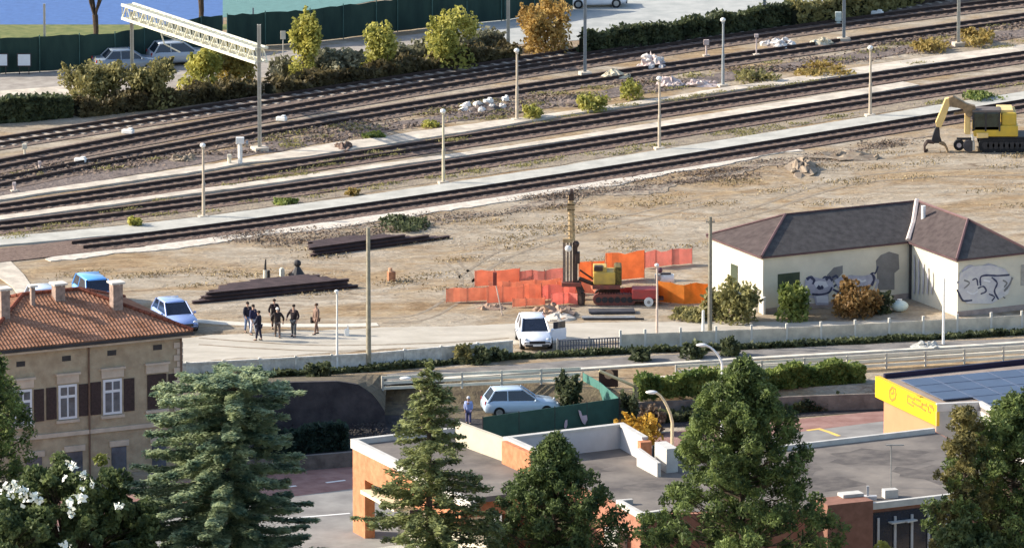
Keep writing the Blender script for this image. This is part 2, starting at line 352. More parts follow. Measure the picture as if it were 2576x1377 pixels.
struct('road_marking', MB().ribbon([G(x, y, LOW)[:2] for x, y in ((2030, 1082), (2060, 1078), (2085, 1086), (2110, 1096))], .12, -.12, LOW+.014, LOW+.018), mat('yellow_paint', (.75, .5, .12), var=.1))
# ================================================================== FAR SIDE beyond the tracks
M_hedged = mat('court_blue', (.075, .15, .34), rough=.8, var=.1); 
sheet('playing_court', [(-300, -10), (560, -14), (560, 62), (-300, 62)], .016, M_hedged)
sheet('playing_court', [(560, 0), (1000, -40), (1000, -10), (760, 38), (560, 44)], .016, mat('court_turquoise', (.12, .235, .22), rough=.8, var=.1))
sheet('grass_verge', [(-300, 62), (560, 62), (720, 42), (720, 64), (420, 86), (-300, 104)], .012, mat('far_grass', (.10, .13, .04), rough=.9, col2=(.20, .20, .07), scale=1.5))
sheet('pavement', [(-300, 180), (330, 172), (700, 130), (1270, 58), (1460, 24), (1460, 52), (1270, 92), (700, 190), (330, 232), (-300, 262)], .008, mat('far_paving', (.26, .23, .20), rough=.9, col2=(.40, .36, .31), scale=1.0, detail=8))
sheet('pavement', [(0, 228), (215, 212), (215, 246), (0, 262)], .02, M_conc)
sheet('car_park', [(1340, 20), (1480, -20), (2100, -60), (2100, 20), (1500, 98), (1340, 110), (1120, 120), (1120, 70)], .016, mat('parking_asphalt', (.33, .34, .32), rough=.9, col2=(.44, .44, .41), scale=.8, detail=8))
L_dk = leafmat('hedge_dark', (.015, .033, .027), (.05, .085, .06))
L_dk2 = leafmat('hedge_shaded', (.045, .06, .032), (.13, .15, .07))
L_gr = leafmat('leaf_green', (.08, .12, .03), (.26, .30, .08))
L_yg = leafmat('leaf_yellow_green', (.24, .25, .06), (.52, .48, .12))
L_ol = leafmat('leaf_olive', (.15, .145, .06), (.36, .32, .13))
L_ol2 = leafmat('leaf_olive_brown', (.075, .06, .03), (.17, .14, .065)); L_pale = leafmat('leaf_grey_green', (.13, .13, .085), (.30, .29, .19))
L_or = leafmat('leaf_orange', (.32, .20, .06), (.58, .40, .13))
L_go = leafmat('leaf_gold', (.40, .22, .03), (.65, .42, .07))
def hedge(name, label, px, w, h, m, n, size=.16, cat='hedge', z=0, hv=.25, group=None):
    P = [G(x, y, z) for x, y in px]; th = thing(name, label, cat, P[0], group=group)
    seg = [np.linalg.norm(P[i+1]-P[i]) for i in range(len(P)-1)]; tot = sum(seg); C = []
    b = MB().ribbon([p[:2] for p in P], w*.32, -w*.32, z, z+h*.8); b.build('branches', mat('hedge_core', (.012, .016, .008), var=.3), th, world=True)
    s = rng.random(n)*tot; cs = np.cumsum([0]+seg)
    for v in s:
        i = min(len(seg)-1, int(np.searchsorted(cs, v)-1)); i = max(i, 0); f = (v-cs[i])/seg[i]; p = P[i]*(1-f)+P[i+1]*f; t = (P[i+1]-P[i])/seg[i]; nn = np.array([-t[1], t[0], 0])
        hh = h*(1+hv*math.sin(v*1.7+math.sin(v*.6)*2)*.5+hv*.3*rng.normal())
        if rng.random() < .45: q = p+nn*w*(rng.random()-.5); zz = z+hh*(.92+.12*rng.normal()*.5)
        else: q = p+nn*w*.5*(1 if rng.random() < .25 else -1)*(.85+.2*rng.random()); zz = z+hh*rng.random()
        C.append((q[0], q[1], zz))
    leaves('foliage', np.array(C), size, m, th); return th
def screen(label, px, h):
    P = [G(x, y) for x, y in px]; th = thing('court_screen', label, 'screen fence', P[0], group='dark court screens'); Q = []
    for i in range(len(P)-1):
        L = np.linalg.norm(P[i+1]-P[i]); n = max(2, int(L/.5)); nn = np.array([-(P[i+1]-P[i])[1], (P[i+1]-P[i])[0], 0])/L
        for j in range(n): Q.append(P[i]+(P[i+1]-P[i])*j/n+nn*rng.normal()*.04)
        for j in range(int(L/2.6)+1): q = P[i]+(P[i+1]-P[i])*j/(L/2.6); MB().tube((q[0], q[1]-.08, 0), (q[0], q[1]-.08, h+.12), .035, n=6).build('post', mat('screen_post', (.05, .11, .10), var=.2), th, world=True)
    Q.append(P[-1]); MB().ribbon(Q, .01, -.01, [.05]*len(Q), [h+.04*rng.normal() for _ in Q]).build('screen_cloth', mat('screen_teal', (.012, .030, .028), rough=.9, col2=(.03, .062, .05), scale=.5, detail=8, stretch=(1.5, 1, .4)), th, world=True)
screen('dark green screen fence along the blue court, left of the gantry', [(-200, 190), (0, 186), (290, 172), (430, 146), (560, 124)], 2.3)
screen('dark green screen fence along the far pavement, behind the bushes right of the gantry', [(572, 122), (780, 108), (1000, 80), (1270, 52), (1440, 24)], 2.2)
hedge('hedge', 'dark shaded hedge right beside the tracks at the left edge, below the pale paving', [(-100, 312), (60, 304), (175, 292)], 1.0, 1.3, L_dk2, 3500)
hedge('hedge', 'green hedge between the pale car park and the tracks, right of the orange bush', [(1462, 136), (1600, 118), (1800, 88), (1990, 62)], .8, 1.25, L_dk2, 5000)
hedge('hedge', 'brownish overgrown hedge by the tracks at the top right', [(1990, 66), (2150, 40), (2330, 4), (2500, -30)], 1.2, 1.4, L_ol, 4000)
hedge('hedge', 'low olive-brown scrub along the foot of the bushes right of the gantry', [(680, 238), (900, 203), (1080, 175), (1290, 143)], 1.7, .75, L_ol2, 5000, hv=.6)
hedge('hedge', 'pale grey-green scrub band behind the bushes right of the gantry', [(690, 196), (900, 172), (1080, 148), (1250, 122)], 1.6, .8, L_pale, 5000, hv=.8)
hedge('hedge', 'olive-brown scrub band under the bushes between the gantry posts', [(190, 292), (400, 268), (640, 236)], 1.5, .8, L_ol2, 4000, hv=.6)
def bush(label, px, py, r, h, m, n=900, size=.12, cat='bush', name='bush', z=0, stems=6, group='bushes along the tracks', lean=0, leafp='foliage', flat=0, cl=9):
    p = G(px, py, z); th = thing(name, label, cat, p, group=group); b = MB(); C = []
    for i in range(cl):
        a = rng.random()*6.283; rr = r*math.sqrt(rng.random())*.75; hh = h*(.45+.5*rng.random())*(1-.35*(rr/r)**2)
        c = np.array([rr*math.cos(a)+lean*hh, rr*math.sin(a), hh]); 
        if i < stems: b.path([(0, 0, -.05), (c[0]*.4, c[1]*.4, c[2]*.5), tuple(c)], [.045, .03, .012], 5)
        k = n//cl; q = randvec(k)*(rng.random(k)**.6)[:, None]; q = q*np.array([r*.42, r*.42, h*.30])+c; C.append(q)
        if i % 2 == 0: k = n//(cl*3); t = rng.random(k); C.append(c+np.stack([t*r*.25*math.cos(a)+rng.normal(size=k)*.05, rng.normal(size=k)*.06, t*h*.33], 1))
    k = n//4; q = randvec(k); q[:, 2] = np.abs(q[:, 2]); C.append(q*np.array([r*.9, r*.9, h*.55])*(rng.random(k)**.3)[:, None])
    C = np.concatenate(C); C[:, 2] = np.maximum(C[:, 2], .03)
    b.build('stems', M_bark, th); leaves(leafp, C+np.array(p), size, m, th, flat=flat); return th
for a in [
 ('broad olive bush at the left end of the row, before the left parked car', 235, 272, 2.3, 3.0, L_ol, 3400),
 ('olive green bush right beside the left gantry post', 385, 268, 1.9, 2.7, L_ol, 2600),
 ('bright yellow-green bush between the two gantry posts', 500, 228, 1.6, 2.5, L_yg, 2200),
 ('golden bush just left of the right gantry post', 590, 215, 1.7, 2.6, leafmat('leaf_mustard', (.2, .15, .03), (.52, .41, .12)), 2300),
 ('tall slender yellow-green bush just right of the right gantry post', 762, 205, 1.1, 4.0, L_yg, 2100),
 ('low olive scrub bush filling the gap right of the tall slender bush', 855, 205, 1.7, 1.9, L_pale, 1600),
 ('yellow-green bush with spiky top, middle of the three right of the gantry', 945, 185, 1.5, 3.0, L_yg, 2300),
 ('large yellow-green bush with a high shoot, rightmost of the green ones', 1130, 168, 2.0, 3.3, L_yg, 2800),
 ('orange autumn bush between two tall masts', 1378, 128, 1.9, 3.1, L_or, 2800),
 ('small olive bush just left of the gantry left post base', 205, 285, .9, 1.3, L_ol, 500),
]: bush(*a)
for a in [
 ('small yellow-green bush at the foot of the third lamp post from the left', 1338, 300, .75, .8, L_yg, 500),
 ('round yellow-green bush beyond the walkway, left of the tall lamp', 1492, 280, 1.0, 1.0, L_yg, 600),
 ('yellow-green bush under the rubble, left of the lamp by the rocks', 1590, 250, .9, 1.1, L_yg, 550),
 ('ochre grass clump between the two upper right lamp posts', 1900, 205, 1.6, .6, L_ol, 500),
 ('long ochre grass clump left of the rightmost lamp post', 2070, 185, 2.2, .5, leafmat('leaf_ochre', (.26, .18, .05), (.46, .35, .12)), 600),
 ('golden shrub at the foot of the right catenary mast', 2450, 112, 1.4, .9, leafmat('leaf_ochre', (0, 0, 0), (0, 0, 0)), 600),
 ('ochre shrub left of the right catenary mast foot', 2340, 128, 1.3, .7, leafmat('leaf_ochre', (0, 0, 0), (0, 0, 0)), 500),
 ('green weed clump between two tracks behind the excavator', 2480, 250, 1.6, .5, L_gr, 500),
 ('small light green weed clump on the verge near the leftmost lamp post', 342, 570, .5, .55, L_yg, 260),
 ('low green weed patch between tracks right of the leftmost lamp post', 715, 512, .9, .3, L_gr, 260),
 ('low ochre weed patch between tracks, left of the second lamp post', 885, 490, .5, .4, leafmat('leaf_ochre', (0, 0, 0), (0, 0, 0)), 160),
 ('dark green weed strip along the edge of the yard below the nearest track', 1010, 572, 1.9, .45, L_dk2, 700),
 ('green weed clump on the white walkway, between the gantry and the second lamp', 940, 348, .8, .35, L_gr, 220),
 ('yellow-green weed clump left of the second lamp post top', 1080, 318, .7, .3, L_yg, 200),
]: bush(*a, group='weeds and low shrubs between the tracks', size=.10, cat='shrub', name='shrub')
bush('dark bush over the fence, left of the tall weathered pole', 800, 955, .9, .9, L_dk2, 500, group='weeds and low shrubs along the yard fence')
for (x, y, r, h, l) in ((1200, 912, .8, .8, 'dark scrub against the fence just left of the white car'), (1248, 905, .6, .6, 'small dark scrub touching the left gate post by the white car'), (1608, 905, .7, .7, 'dark scrub against the fence, left of the street lamp head'), (1740, 900, .8, .9, 'dark scrub at the foot of the dark pole'), (1832, 893, .6, .9, 'dark scrub just right of the dark pole foot'), (1165, 912, .5, .9, 'pale green scrub rising above the fence, above the slim conifer')):
    bush(l, x, y, r, h, L_dk2 if 'pale' not in l else L_ol, 420, group='weeds and low shrubs along the yard fence')
hedge('scrub_strip', 'thin dark strip of scrub along the outer foot of the yard fence', [(300, 966), (480, 957), (925, 932), (1292, 901), (1622, 885), (1978, 871), (2492, 844), (2700, 832)], .5, .2, L_dk2, 5000, cat='scrub', hv=.6)
# ------------------------------------------------------------------ masts, gantry, lamps
E1 = np.array([math.cos(R(27)), math.sin(R(27)), 0]); E2 = np.array([-math.sin(R(27)), math.cos(R(27)), 0])
def mast(label, x, yb, yt, w=.2, m=M_pole, group='catenary masts', name='catenary_mast', foot=True):
    p = G(x, yb); z = ZAT(p, yt); th = thing(name, label, 'mast', p, group=group); b = MB()
    for s in (-1, 1): b.box((s*w*.42, 0, z/2), (w*.18, w*.8, z))
    b.box((0, 0, z/2), (w*.7, w*.2, z))
    for k in range(int(z/.8)): b.box((0, 0, .4+k*.8), (w*.8, w*.5, .08))
    b.build('post', m, th)
    if foot: MB().box((0, 0, .1), (.7, .7, .3), .3).build('footing', M_conc, th, bevel=.03)
    return th, z
M_mg = mat('grey_mast', (.30, .33, .35), rough=.6, var=.1, metal=.2)
M_mw = mat('cream_mast', (.50, .47, .40), rough=.6, var=.1)
mast('tall cream mast at the top, left of the orange bush', 1278, 142, -60, .22, M_mw)
mast('tall blue-grey mast reaching the top edge, between the orange bush and the rubble', 1471, 190, -70, .2, M_mg)
mast('grey mast at the top edge above the green hedge', 1922, 54, -90, .2, M_mg)
mast('blue-grey mast beside the white cabinet, third from the right edge at top', 2122, 104, -90, .2, M_mg)
mast('pale mast at the top right, with golden shrubs at its foot', 2410, 116, -100, .2, M_mw)
mast('thin pale mast in front of the dark hedge, left of the gantry', 113, 178, 10, .14, M_mw, foot=False)
mast('short pale post behind the gantry truss, above the two parked cars', 425, 112, 55, .14, M_mw, foot=False)
mast('thin post seen against the turquoise court above the gantry', 637, 90, 20, .1, M_mg, foot=False)
# gantry
M_gan = mat('cream_gantry', (.72, .70, .56), rough=.6, var=.12, scale=3)
pL = G(333, 268); pR = G(653, 380); zL = ZAT(pL, 30); zR = ZAT(pR, 62); zt = (ZAT(pL, 22)+ZAT(pR, 118))/2
gt = thing('signal_gantry', 'cream lattice gantry spanning the far tracks on two tall posts', 'gantry', (pL+pR)/2)
for p, zz in ((pL, zL), (pR, zR)):
    b = MB(); b.box((p[0]-.09, p[1], zz/2), (.05, .2, zz)); b.box((p[0]+.09, p[1], zz/2), (.05, .2, zz)); b.box((p[0], p[1], zz/2), (.16, .05, zz))
    b.build('post', M_mw, gt, world=True); MB().box((p[0], p[1], .1), (.9, .9, .35), .4).build('footing', M_conc, gt, world=True, bevel=.03)
ax = (pR-pL); Lg = np.linalg.norm(ax); ax = ax/Lg; px_ = np.array([-ax[1], ax[0], 0]); zb = ZAT(pL, 72); zc = ZAT(pR, 122); zbot = (zb+zc)/2-.1; ht = .85; wd_ = .8
b = MB(); A0 = pL-ax*.5
def gp(s, side, top): q = A0+ax*s+px_*side*wd_/2; return (q[0], q[1], zbot+(ht if top else 0))
LL = Lg+.8
for sd_ in (-1, 1):
    for tp in (0, 1): b.tube(gp(0, sd_, tp), gp(LL, sd_, tp), .11, n=4)
nb = 30
for i in range(nb):
    s0 = LL*i/nb; s1 = LL*(i+1)/nb
    for sd_ in (-1, 1): b.tube(gp(s0, sd_, i % 2), gp(s1, sd_, 1-i % 2), .055, n=4); b.tube(gp(s0, sd_, 0), gp(s0, sd_, 1), .035, n=4)
    for tp in (0, 1): b.tube(gp(s0, -1, tp), gp(s1, 1, tp), .05, n=4); b.tube(gp(s0, -1, tp), gp(s0, 1, tp), .035, n=4)
b.build('truss', M_gan, gt, world=True)
# hanging bracket under the truss
b = MB(); q = A0+ax*LL*.24
b.path([(q[0], q[1], zbot), (q[0]+.3, q[1], zbot-1.0), (q[0]+1.3, q[1]-.2, zbot-1.5)], .05, 5); b.path([(q[0]+.2, q[1], zbot-.4), (q[0]+1.5, q[1], zbot-.9)], .04, 5)
b.build('bracket', M_gan, gt, world=True)
# globe lamps
def lamp(label, x, yb, yt, m=M_pole, r=.15, group='white-headed lamp posts', w=.075, foot=True, name='lamp_post', cat='lamp post'):
    p = G(x, yb); z = ZAT(p, yt); th = thing(name, label, cat, p, group=group)
    MB().path([(0, 0, 0), (0, 0, z*.45), (0, 0, z*.47), (0, 0, z-r)], [w*1.35, w*1.25, w, w*.9], 10).build('pole', m, th)
    if foot: MB().box((0, 0, .05), (.6, .55, .2), .3).build('footing', M_conc, th, bevel=.03)
    b = MB(); b.ball((-.02, 0, z-r*.9), r, 10, 8, (1.15, 1, .95)); h = b.build('lamp_head', mat('opal_globe', (.85, .84, .80), rough=.3, var=.03), th, smooth=True)
    MB().box((0, 0, z-r*2.1), (w*2.6, w*2.6, .06)).build('collar', m, th)
    if foot: MB().box((w*1.4, -.02, z*.45), (.05, .12, .16)).build('fuse_box', M_steel, th)
    return th
M_lp = mat('warm_pole', (.52, .44, .34), rough=.7, var=.12)
lamp('leftmost lamp post with round white head, left of the gantry foot', 512, 548, 360, M_lp)
lamp('cream lamp post with round white head, straight above the orange-brown bin', 1115, 462, 274, mat('cream_pole', (.56, .50, .36), rough=.7, var=.1))
lamp('lamp post with round white head, at the small yellow-green bush', 1300, 304, 122, M_lp)
lamp('lamp post with round white head, in front of the pink rubble', 1658, 376, 192, M_lp)
lamp('lamp post with round white head, highest in the picture, beside the rubble', 1818, 218, 45, M_mg)
lamp('rightmost lamp post with round white head, above the brown yard', 2188, 293, 115, M_lp)
lamp('slim white lamp post rising behind the fence, right of the group of people', 848, 930, 728, M_white, .1, 'slim posts along the yard fence', .05, False)
lamp('slim pinkish lamp post in front of the orange netting, right of the drilling rig', 1652, 868, 662, mat('pinkish_pole', (.62, .50, .42), var=.1), .11, 'slim posts along the yard fence', .055, False)
def pole(name, label, x, yb, yt, r, m, cat='pole', group=None, arm=True):
    p = G(x, yb); z = ZAT(p, yt); th = thing(name, label, cat, p, group=group); MB().path([(0, 0, 0), (0, 0, z)], [r*1.15, r*.8], 10).build('shaft', m, th)
    if arm:
        b = MB(); b.box((0, 0, z-.35), (.06, .1, .08)); b.box((0, -.03, z-.3), (.5, .06, .06)); b.build('crossarm', m, th)
        b = MB()
        for s in (-1, 1): b.tube((s*.2, -.03, z-.27), (s*.2, -.03, z-.12), .03, .02, 6)
        b.build('insulators', M_steel, th)
    return th
pole('utility_pole', 'tall weathered pole right of the people, in front of the long rusty stack', 927, 926, 572, .13, mat('weathered_pole', (.30, .27, .20), var=.2, scale=3), arm=False)
pole('utility_pole', 'tall dark pole against the left end of the graffitied building', 1785, 866, 545, .12, mat('dark_pole', (.24, .22, .17), var=.2, scale=3))
pole('pipe_post', 'short white post left of the dark pole foot', 1768, 860, 780, .09, M_white, 'post', arm=False)
pole('pipe_post', 'slim white post in front of the inner corner of the graffitied building', 2372, 865, 700, .07, M_white, 'post', arm=False)
# ------------------------------------------------------------------ fences
def fence(name, label, px, h, kind, mP, mF, spacing=2.0, ph=.12, post_up=.05):
    P = [G(x, y) for x, y in px]; th = thing(name, label, 'fence', P[0]); pl = MB(); 
    tot = 0; k = 0
    for i in range(len(P)-1):
        L = np.linalg.norm(P[i+1]-P[i]); t = (P[i+1]-P[i])/L; n = max(1, int(round(L/spacing))); ang = math.atan2(t[1], t[0])
        for j in range(n):
            a = P[i]+t*L*j/n; c = P[i]+t*L*(j+1)/n; m_ = (a+c)/2; w = L/n
            MB().box((a[0], a[1], (h+post_up)/2), (ph, ph, h+post_up), ang).build('post', mP, th, world=True)
            b = MB()
            if kind == 'balustrade':
                b.box((m_[0], m_[1], h*.5), (w-ph, .03, h-.12), ang); b.box((m_[0], m_[1], .11), (w-ph, .12, .22), ang); b.box((m_[0], m_[1], h-.06), (w-ph, .14, .1), ang)
                q = int(w/.2)
                for s in range(q):
                    c0 = a+t*(ph/2+(s+.5)*(w-ph)/q); b.box((c0[0], c0[1], h*.5+.03), (.105, .05, h-.33), ang)
            elif kind == 'mesh':
                b.box((m_[0], m_[1], h*.46), (w-ph, .012, h*.86), ang); b.box((m_[0], m_[1], .06), (w-ph, .10, .16), ang); b.box((m_[0], m_[1], h-.06), (w-ph, .04, .05), ang)
                q = int(w/.125)
                for s in range(q):
                    c0 = a+t*(ph/2+(s+.5)*(w-ph)/q); b.box((c0[0], c0[1], h*.5+.05), (.08, .03, h-.16), ang)
            elif kind == 'board':
                for zz in (.25, .6, .95): b.box((m_[0], m_[1], zz*h), (w-.002, .05, .16), ang, None)
            elif kind == 'dark':
                for zz in (.12, .5, .9): b.box((m_[0], m_[1], zz*h), (w-ph, .05, .06), ang)
                q = int(w/.16)
                for s in range(q):
                    c0 = a+t*(ph/2+(s+.5)*(w-ph)/q); b.box((c0[0], c0[1], h*.5), (.07, .03, h*.75), ang)
            b.build('panel', mF, th, world=True)
    return th
M_bal3 = mat('fence_concrete', (.50, .47, .41), rough=.9, col2=(.78, .74, .66), scale=2.6, detail=8, bump=.01)
M_mesh = mat('fence_beige', (.58, .53, .43), rough=.9, var=.18, scale=1.6, detail=8)
fence('concrete_fence', 'pale concrete picket fence along the yard, left of the white car', fence_px[1:5], .88, 'balustrade', M_bal3, M_bal3)
fence('gate', 'dark railing gate standing just right of the white car', [(1402, 888), (1560, 880)], .8, 'dark', M_steel, mat('gate_dark', (.13, .13, .15), var=.2), 1.9, .08)
fence('mesh_fence', 'beige picket fence with pale posts in front of the graffitied building', [(1560, 880), (1622, 877), (1978, 863), (2492, 835), (2800, 818)], .92, 'mesh', mat('fence_post', (.62, .60, .54), var=.08), M_mesh, 1.9, .12, .22)
bf = [(962, 985), (1460, 962)]
fence('board_fence', 'pale three-rail board fence above the white and blue parked car', bf, .85, 'board', mat('board_post', (.5, .47, .40)), mat('pale_boards', (.80, .74, .58), var=.1, scale=1.5), 2.4, .1)
fence('board_fence', 'pale three-rail board fence along the top of the long green hedge', [(1700, 955), (2130, 932), (2620, 902)], .8, 'board', mat('board_post', (.5, .47, .40)), mat('pale_boards', (.80, .74, .58), var=.1, scale=1.5), 2.4, .1)
ragged_strip('service_road', [(900, 962), (1287, 925), (1622, 908), (1978, 893), (2575, 862)], 900, 2700, 2.6, .016, M_asph_w, rag=.1, deg=2)
hedge('hedge', 'long clipped green hedge below the board fence, right of the green screen fence', [(1600, 1000), (1800, 985), (1990, 970), (2168, 957)], 1.0, 1.0, leafmat('hedge_lit_green', (.075, .12, .03), (.26, .31, .08)), 9000, size=.12, z=0, hv=.35)
th = thing('retaining_wall', 'low grey-brown retaining wall under the long green hedge', 'wall', G(1900, 1010))
wl = [(x, ybank(x)-1.95) for x in np.linspace(G(1600, 1000)[0], G(2900, 960)[0], 30)]; MB().ribbon(wl, .1, -.1, LOW, -.12).build('masonry', mat('brown_masonry', (.13, .11, .095), rough=.95, col2=(.24, .205, .175), scale=1.5, detail=9, bump=.02), th, world=True)
hedge('scrub_strip', 'black-green scrub along the foot of the retaining wall under the hedge', [(1620, 1062), (1900, 1042), (2190, 1018)], .9, .4, L_dk2, 3000, cat='scrub', z=LOW, hv=.8)
for px in ([(1100, 955), (1287, 941), (1800, 908), (2300, 880), (2650, 858)], [(1620, 955), (1900, 930), (2300, 902), (2650, 880)], [(1900, 918), (2300, 892), (2650, 869)]):
    struct('kerb', MB().ribbon([G(x, y)[:2] for x, y in px], .2, -.2, -.02, .10), mat('cream_kerb', (.62, .57, .47), rough=.9, var=.15, scale=1.5))
hedge('hedge', 'dark teal hedge beyond the low wall on the shaded street, right of the cedar', [(640, 1146), (700, 1142), (870, 1128)], .7, 1.2, L_dk, 3000, z=LOW)
th = thing('low_wall', 'low dark street wall with a pale graffiti patch, right of the cedar', 'wall', G(640, 1190, LOW))
MB().ribbon([G(x, y, LOW)[:2] for x, y in ((560, 1196), (690, 1188), (900, 1170))], .12, -.12, LOW, LOW+.8).build('masonry', mat('dark_wall', (.12, .11, .10), rough=.9, var=.3, scale=2, bump=.02), th, world=True)
a = G(838, 1173, LOW); c_ = G(880, 1169, LOW); tt = (c_-a)/np.linalg.norm(c_-a); nn = np.array([tt[1], -tt[0], 0])
b = MB()
for i in range(9):
    s0 = rng.random()*.9; z0 = LOW+.15+rng.random()*.4; c0 = a+tt*s0+nn*(.124+.002*i); b.box((c0[0], c0[1], z0), (.28+.2*rng.random(), .004, .05+.05*rng.random()), math.atan2(tt[1], tt[0]))
b.build('graffiti', mat('grey_spray', (.45, .46, .46), var=.1), th, world=True)

# wall right of the house; shadow put into its charcoal colour and humped outline
th = thing('retaining_wall', 'tall retaining wall coloured as in shadow, between the brown house and the slim conifer, dipping at its right end', 'wall', G(760, 1090, LOW)); th['label'] = 'tall retaining wall coloured as in shadow, between the brown house and the slim conifer'
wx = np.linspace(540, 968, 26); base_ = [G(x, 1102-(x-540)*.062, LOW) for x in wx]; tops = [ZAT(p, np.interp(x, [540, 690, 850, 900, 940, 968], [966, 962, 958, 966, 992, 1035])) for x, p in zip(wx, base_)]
M_wall_sh = mat('shaded_wall', (.040, .036, .040), rough=.95, col2=(.085, .074, .076), scale=1.1, detail=10, bump=.03)
MB().ribbon([p[:2] for p in base_], .25, 0, [LOW-.1]*26, tops).build('masonry', M_wall_sh, th, world=True)
vs = []; 
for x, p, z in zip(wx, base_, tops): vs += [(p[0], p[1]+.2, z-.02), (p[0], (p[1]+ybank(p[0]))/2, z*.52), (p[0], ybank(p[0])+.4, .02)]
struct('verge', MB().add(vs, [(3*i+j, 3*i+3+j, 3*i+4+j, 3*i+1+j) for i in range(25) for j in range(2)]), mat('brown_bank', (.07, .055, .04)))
# ================================================================== HOUSE (bottom left)
def frame(th): return np.array([math.cos(th), math.sin(th), 0]), np.array([-math.sin(th), math.cos(th), 0])
def tilemat(name, c1, c2, scale=(6, 9), var=.5):
    m = mat(name, c1, rough=.85, col2=c2, scale=2.2, detail=9, bump=0, mixw=(.3, .7)); return m
h1, h2 = frame(R(25.5)); ZE = 6.4
ec = G(486, 831, ZE)                          # front right eave corner
HL, HW = 12.4, 9.2; hw = HW/2; rh = 1.75
h_th = thing('tiled_house', 'brown three-storey house with orange hipped tile roof behind the cedar', 'house', (ec[0]-h1[0]*6+h2[0]*4, ec[1]-h1[1]*6+h2[1]*4, LOW))
def HP(a, b, z): q = ec-h1*a+h2*b; return (q[0], q[1], z)     # a: metres left of the corner, b: metres back
# walls
ov = .45
b = MB(); b.prism([HP(ov, ov, 0)[:2], HP(HL-ov, ov, 0)[:2], HP(HL-ov, HW-ov, 0)[:2], HP(ov, HW-ov, 0)[:2]], LOW-.5, ZE-.05)
M_hw = mat('brown_stucco', (.32, .25, .17), rough=.95, col2=(.44, .36, .25), scale=1.6, detail=8, bump=.02)
b.build('wall', M_hw, h_th, world=True)
M_trim = mat('stone_trim', (.52, .43, .34), rough=.9, var=.12, scale=2)
# roof : tile courses modelled as real ridges running down the slope
def roof_face(A, B, C, D, name, m, parent, pitch=.2, hgt=.015, thick=.1):
    """A,B eave left/right, C,D ridge right/left (3D). Makes a slab with half-round tile rows running from eave to ridge."""
    A, B, C, D = [np.array(p, float) for p in (A, B, C, D)]
    n = max(2, int(np.linalg.norm(B-A)/pitch)); nrm = np.cross(B-A, D-A); nrm /= np.linalg.norm(nrm)
    if nrm[2] < 0: nrm = -nrm
    b = MB(); tdir = (B-A)/np.linalg.norm(B-A); vs = []; rows = 14
    # clip each row against the trapezoid
    sl = D-A; up = sl-tdir*(sl@tdir); H = np.linalg.norm(up); up /= H; aoff = (D-A)@tdir; L = np.linalg.norm(B-A); boff = L-(C-A)@tdir
    for i in range(n):
        x0, x1 = L*i/n, L*(i+1)/n; xm = (x0+x1)/2
        t = 1.0
        if aoff > 1e-3: t = min(t, xm/aoff)
        if boff > 1e-3: t = min(t, (L-xm)/boff)
        if t < .02: continue
        q = max(1, int(H*t/.38))
        for k in range(q):
            v0, v1 = H*t*k/q, H*t*(k+1)/q; dz0 = .028+.014*rng.random(); dz1 = .018
            p = [A+tdir*(x0+.015)+up*v0+nrm*.015, A+tdir*(xm-.0)+up*v0+nrm*(dz0+hgt), A+tdir*(x1-.015)+up*v0+nrm*.015,
                 A+tdir*(x1-.02)+up*v1+nrm*.01, A+tdir*xm+up*v1+nrm*(dz1+hgt*.6), A+tdir*(x0+.02)+up*v1+nrm*.01]
            b.add(p, [(0, 1, 4, 5), (1, 2, 3, 4), (0, 2, 1)])
    b.add([A, B, C, D, A-nrm*thick, B-nrm*thick, C-nrm*thick, D-nrm*thick], [(0, 1, 2, 3), (7, 6, 5, 4), (0, 4, 5, 1), (1, 5, 6, 2), (2, 6, 7, 3), (3, 7, 4, 0)])
    return b.build(name, m, parent, world=True)
M_tile = mat('terracotta_tiles', (.22, .105, .062), rough=.95, col2=(.40, .215, .14), scale=1.3, detail=12, mixw=(.3, .7), spec=.1)
r0 = HP(hw, hw, ZE+rh); r1 = HP(HL-hw, hw, ZE+rh); c00 = HP(0, 0, ZE); c10 = HP(HL, 0, ZE); c11 = HP(HL, HW, ZE); c01 = HP(0, HW, ZE)
roof_face(c10, c00, r0, r1, 'roof_slope', M_tile, h_th)
roof_face(c00, c01, r0, r0, 'roof_slope', M_tile, h_th)
roof_face(c01, c11, r1, r0, 'roof_slope', M_tile, h_th)
roof_face(c11, c10, r1, r1, 'roof_slope', M_tile, h_th)
M_ridge = mat('ridge_tiles', (.20, .06, .035), rough=.85, var=.3, scale=4)
b = MB()
for p, q in ((r0, r1), (r0, c00), (r1, c10), (r1, c11), (r0, c01)):
    p = np.array(p); q = np.array(q); n = int(np.linalg.norm(q-p)/.35)
    for i in range(n): b.tube(p+(q-p)*i/n+np.array([0, 0, .05]), p+(q-p)*(i+.92)/n+np.array([0, 0, .06]), .12, .10, 8)
b.build('ridge_caps', M_ridge, h_th, world=True)
b = MB(); b.ribbon([HP(-.02, -.05, 0)[:2], HP(HL+.02, -.05, 0)[:2]], .07, -.07, ZE-.2, ZE-.06); b.build('gutter', M_dark, h_th, world=True)
b = MB(); b.ribbon([HP(.1, .22, 0)[:2], HP(HL-.1, .22, 0)[:2]], .2, -.2, ZE-.34, ZE-.2); b.build('cornice', M_trim, h_th, world=True)
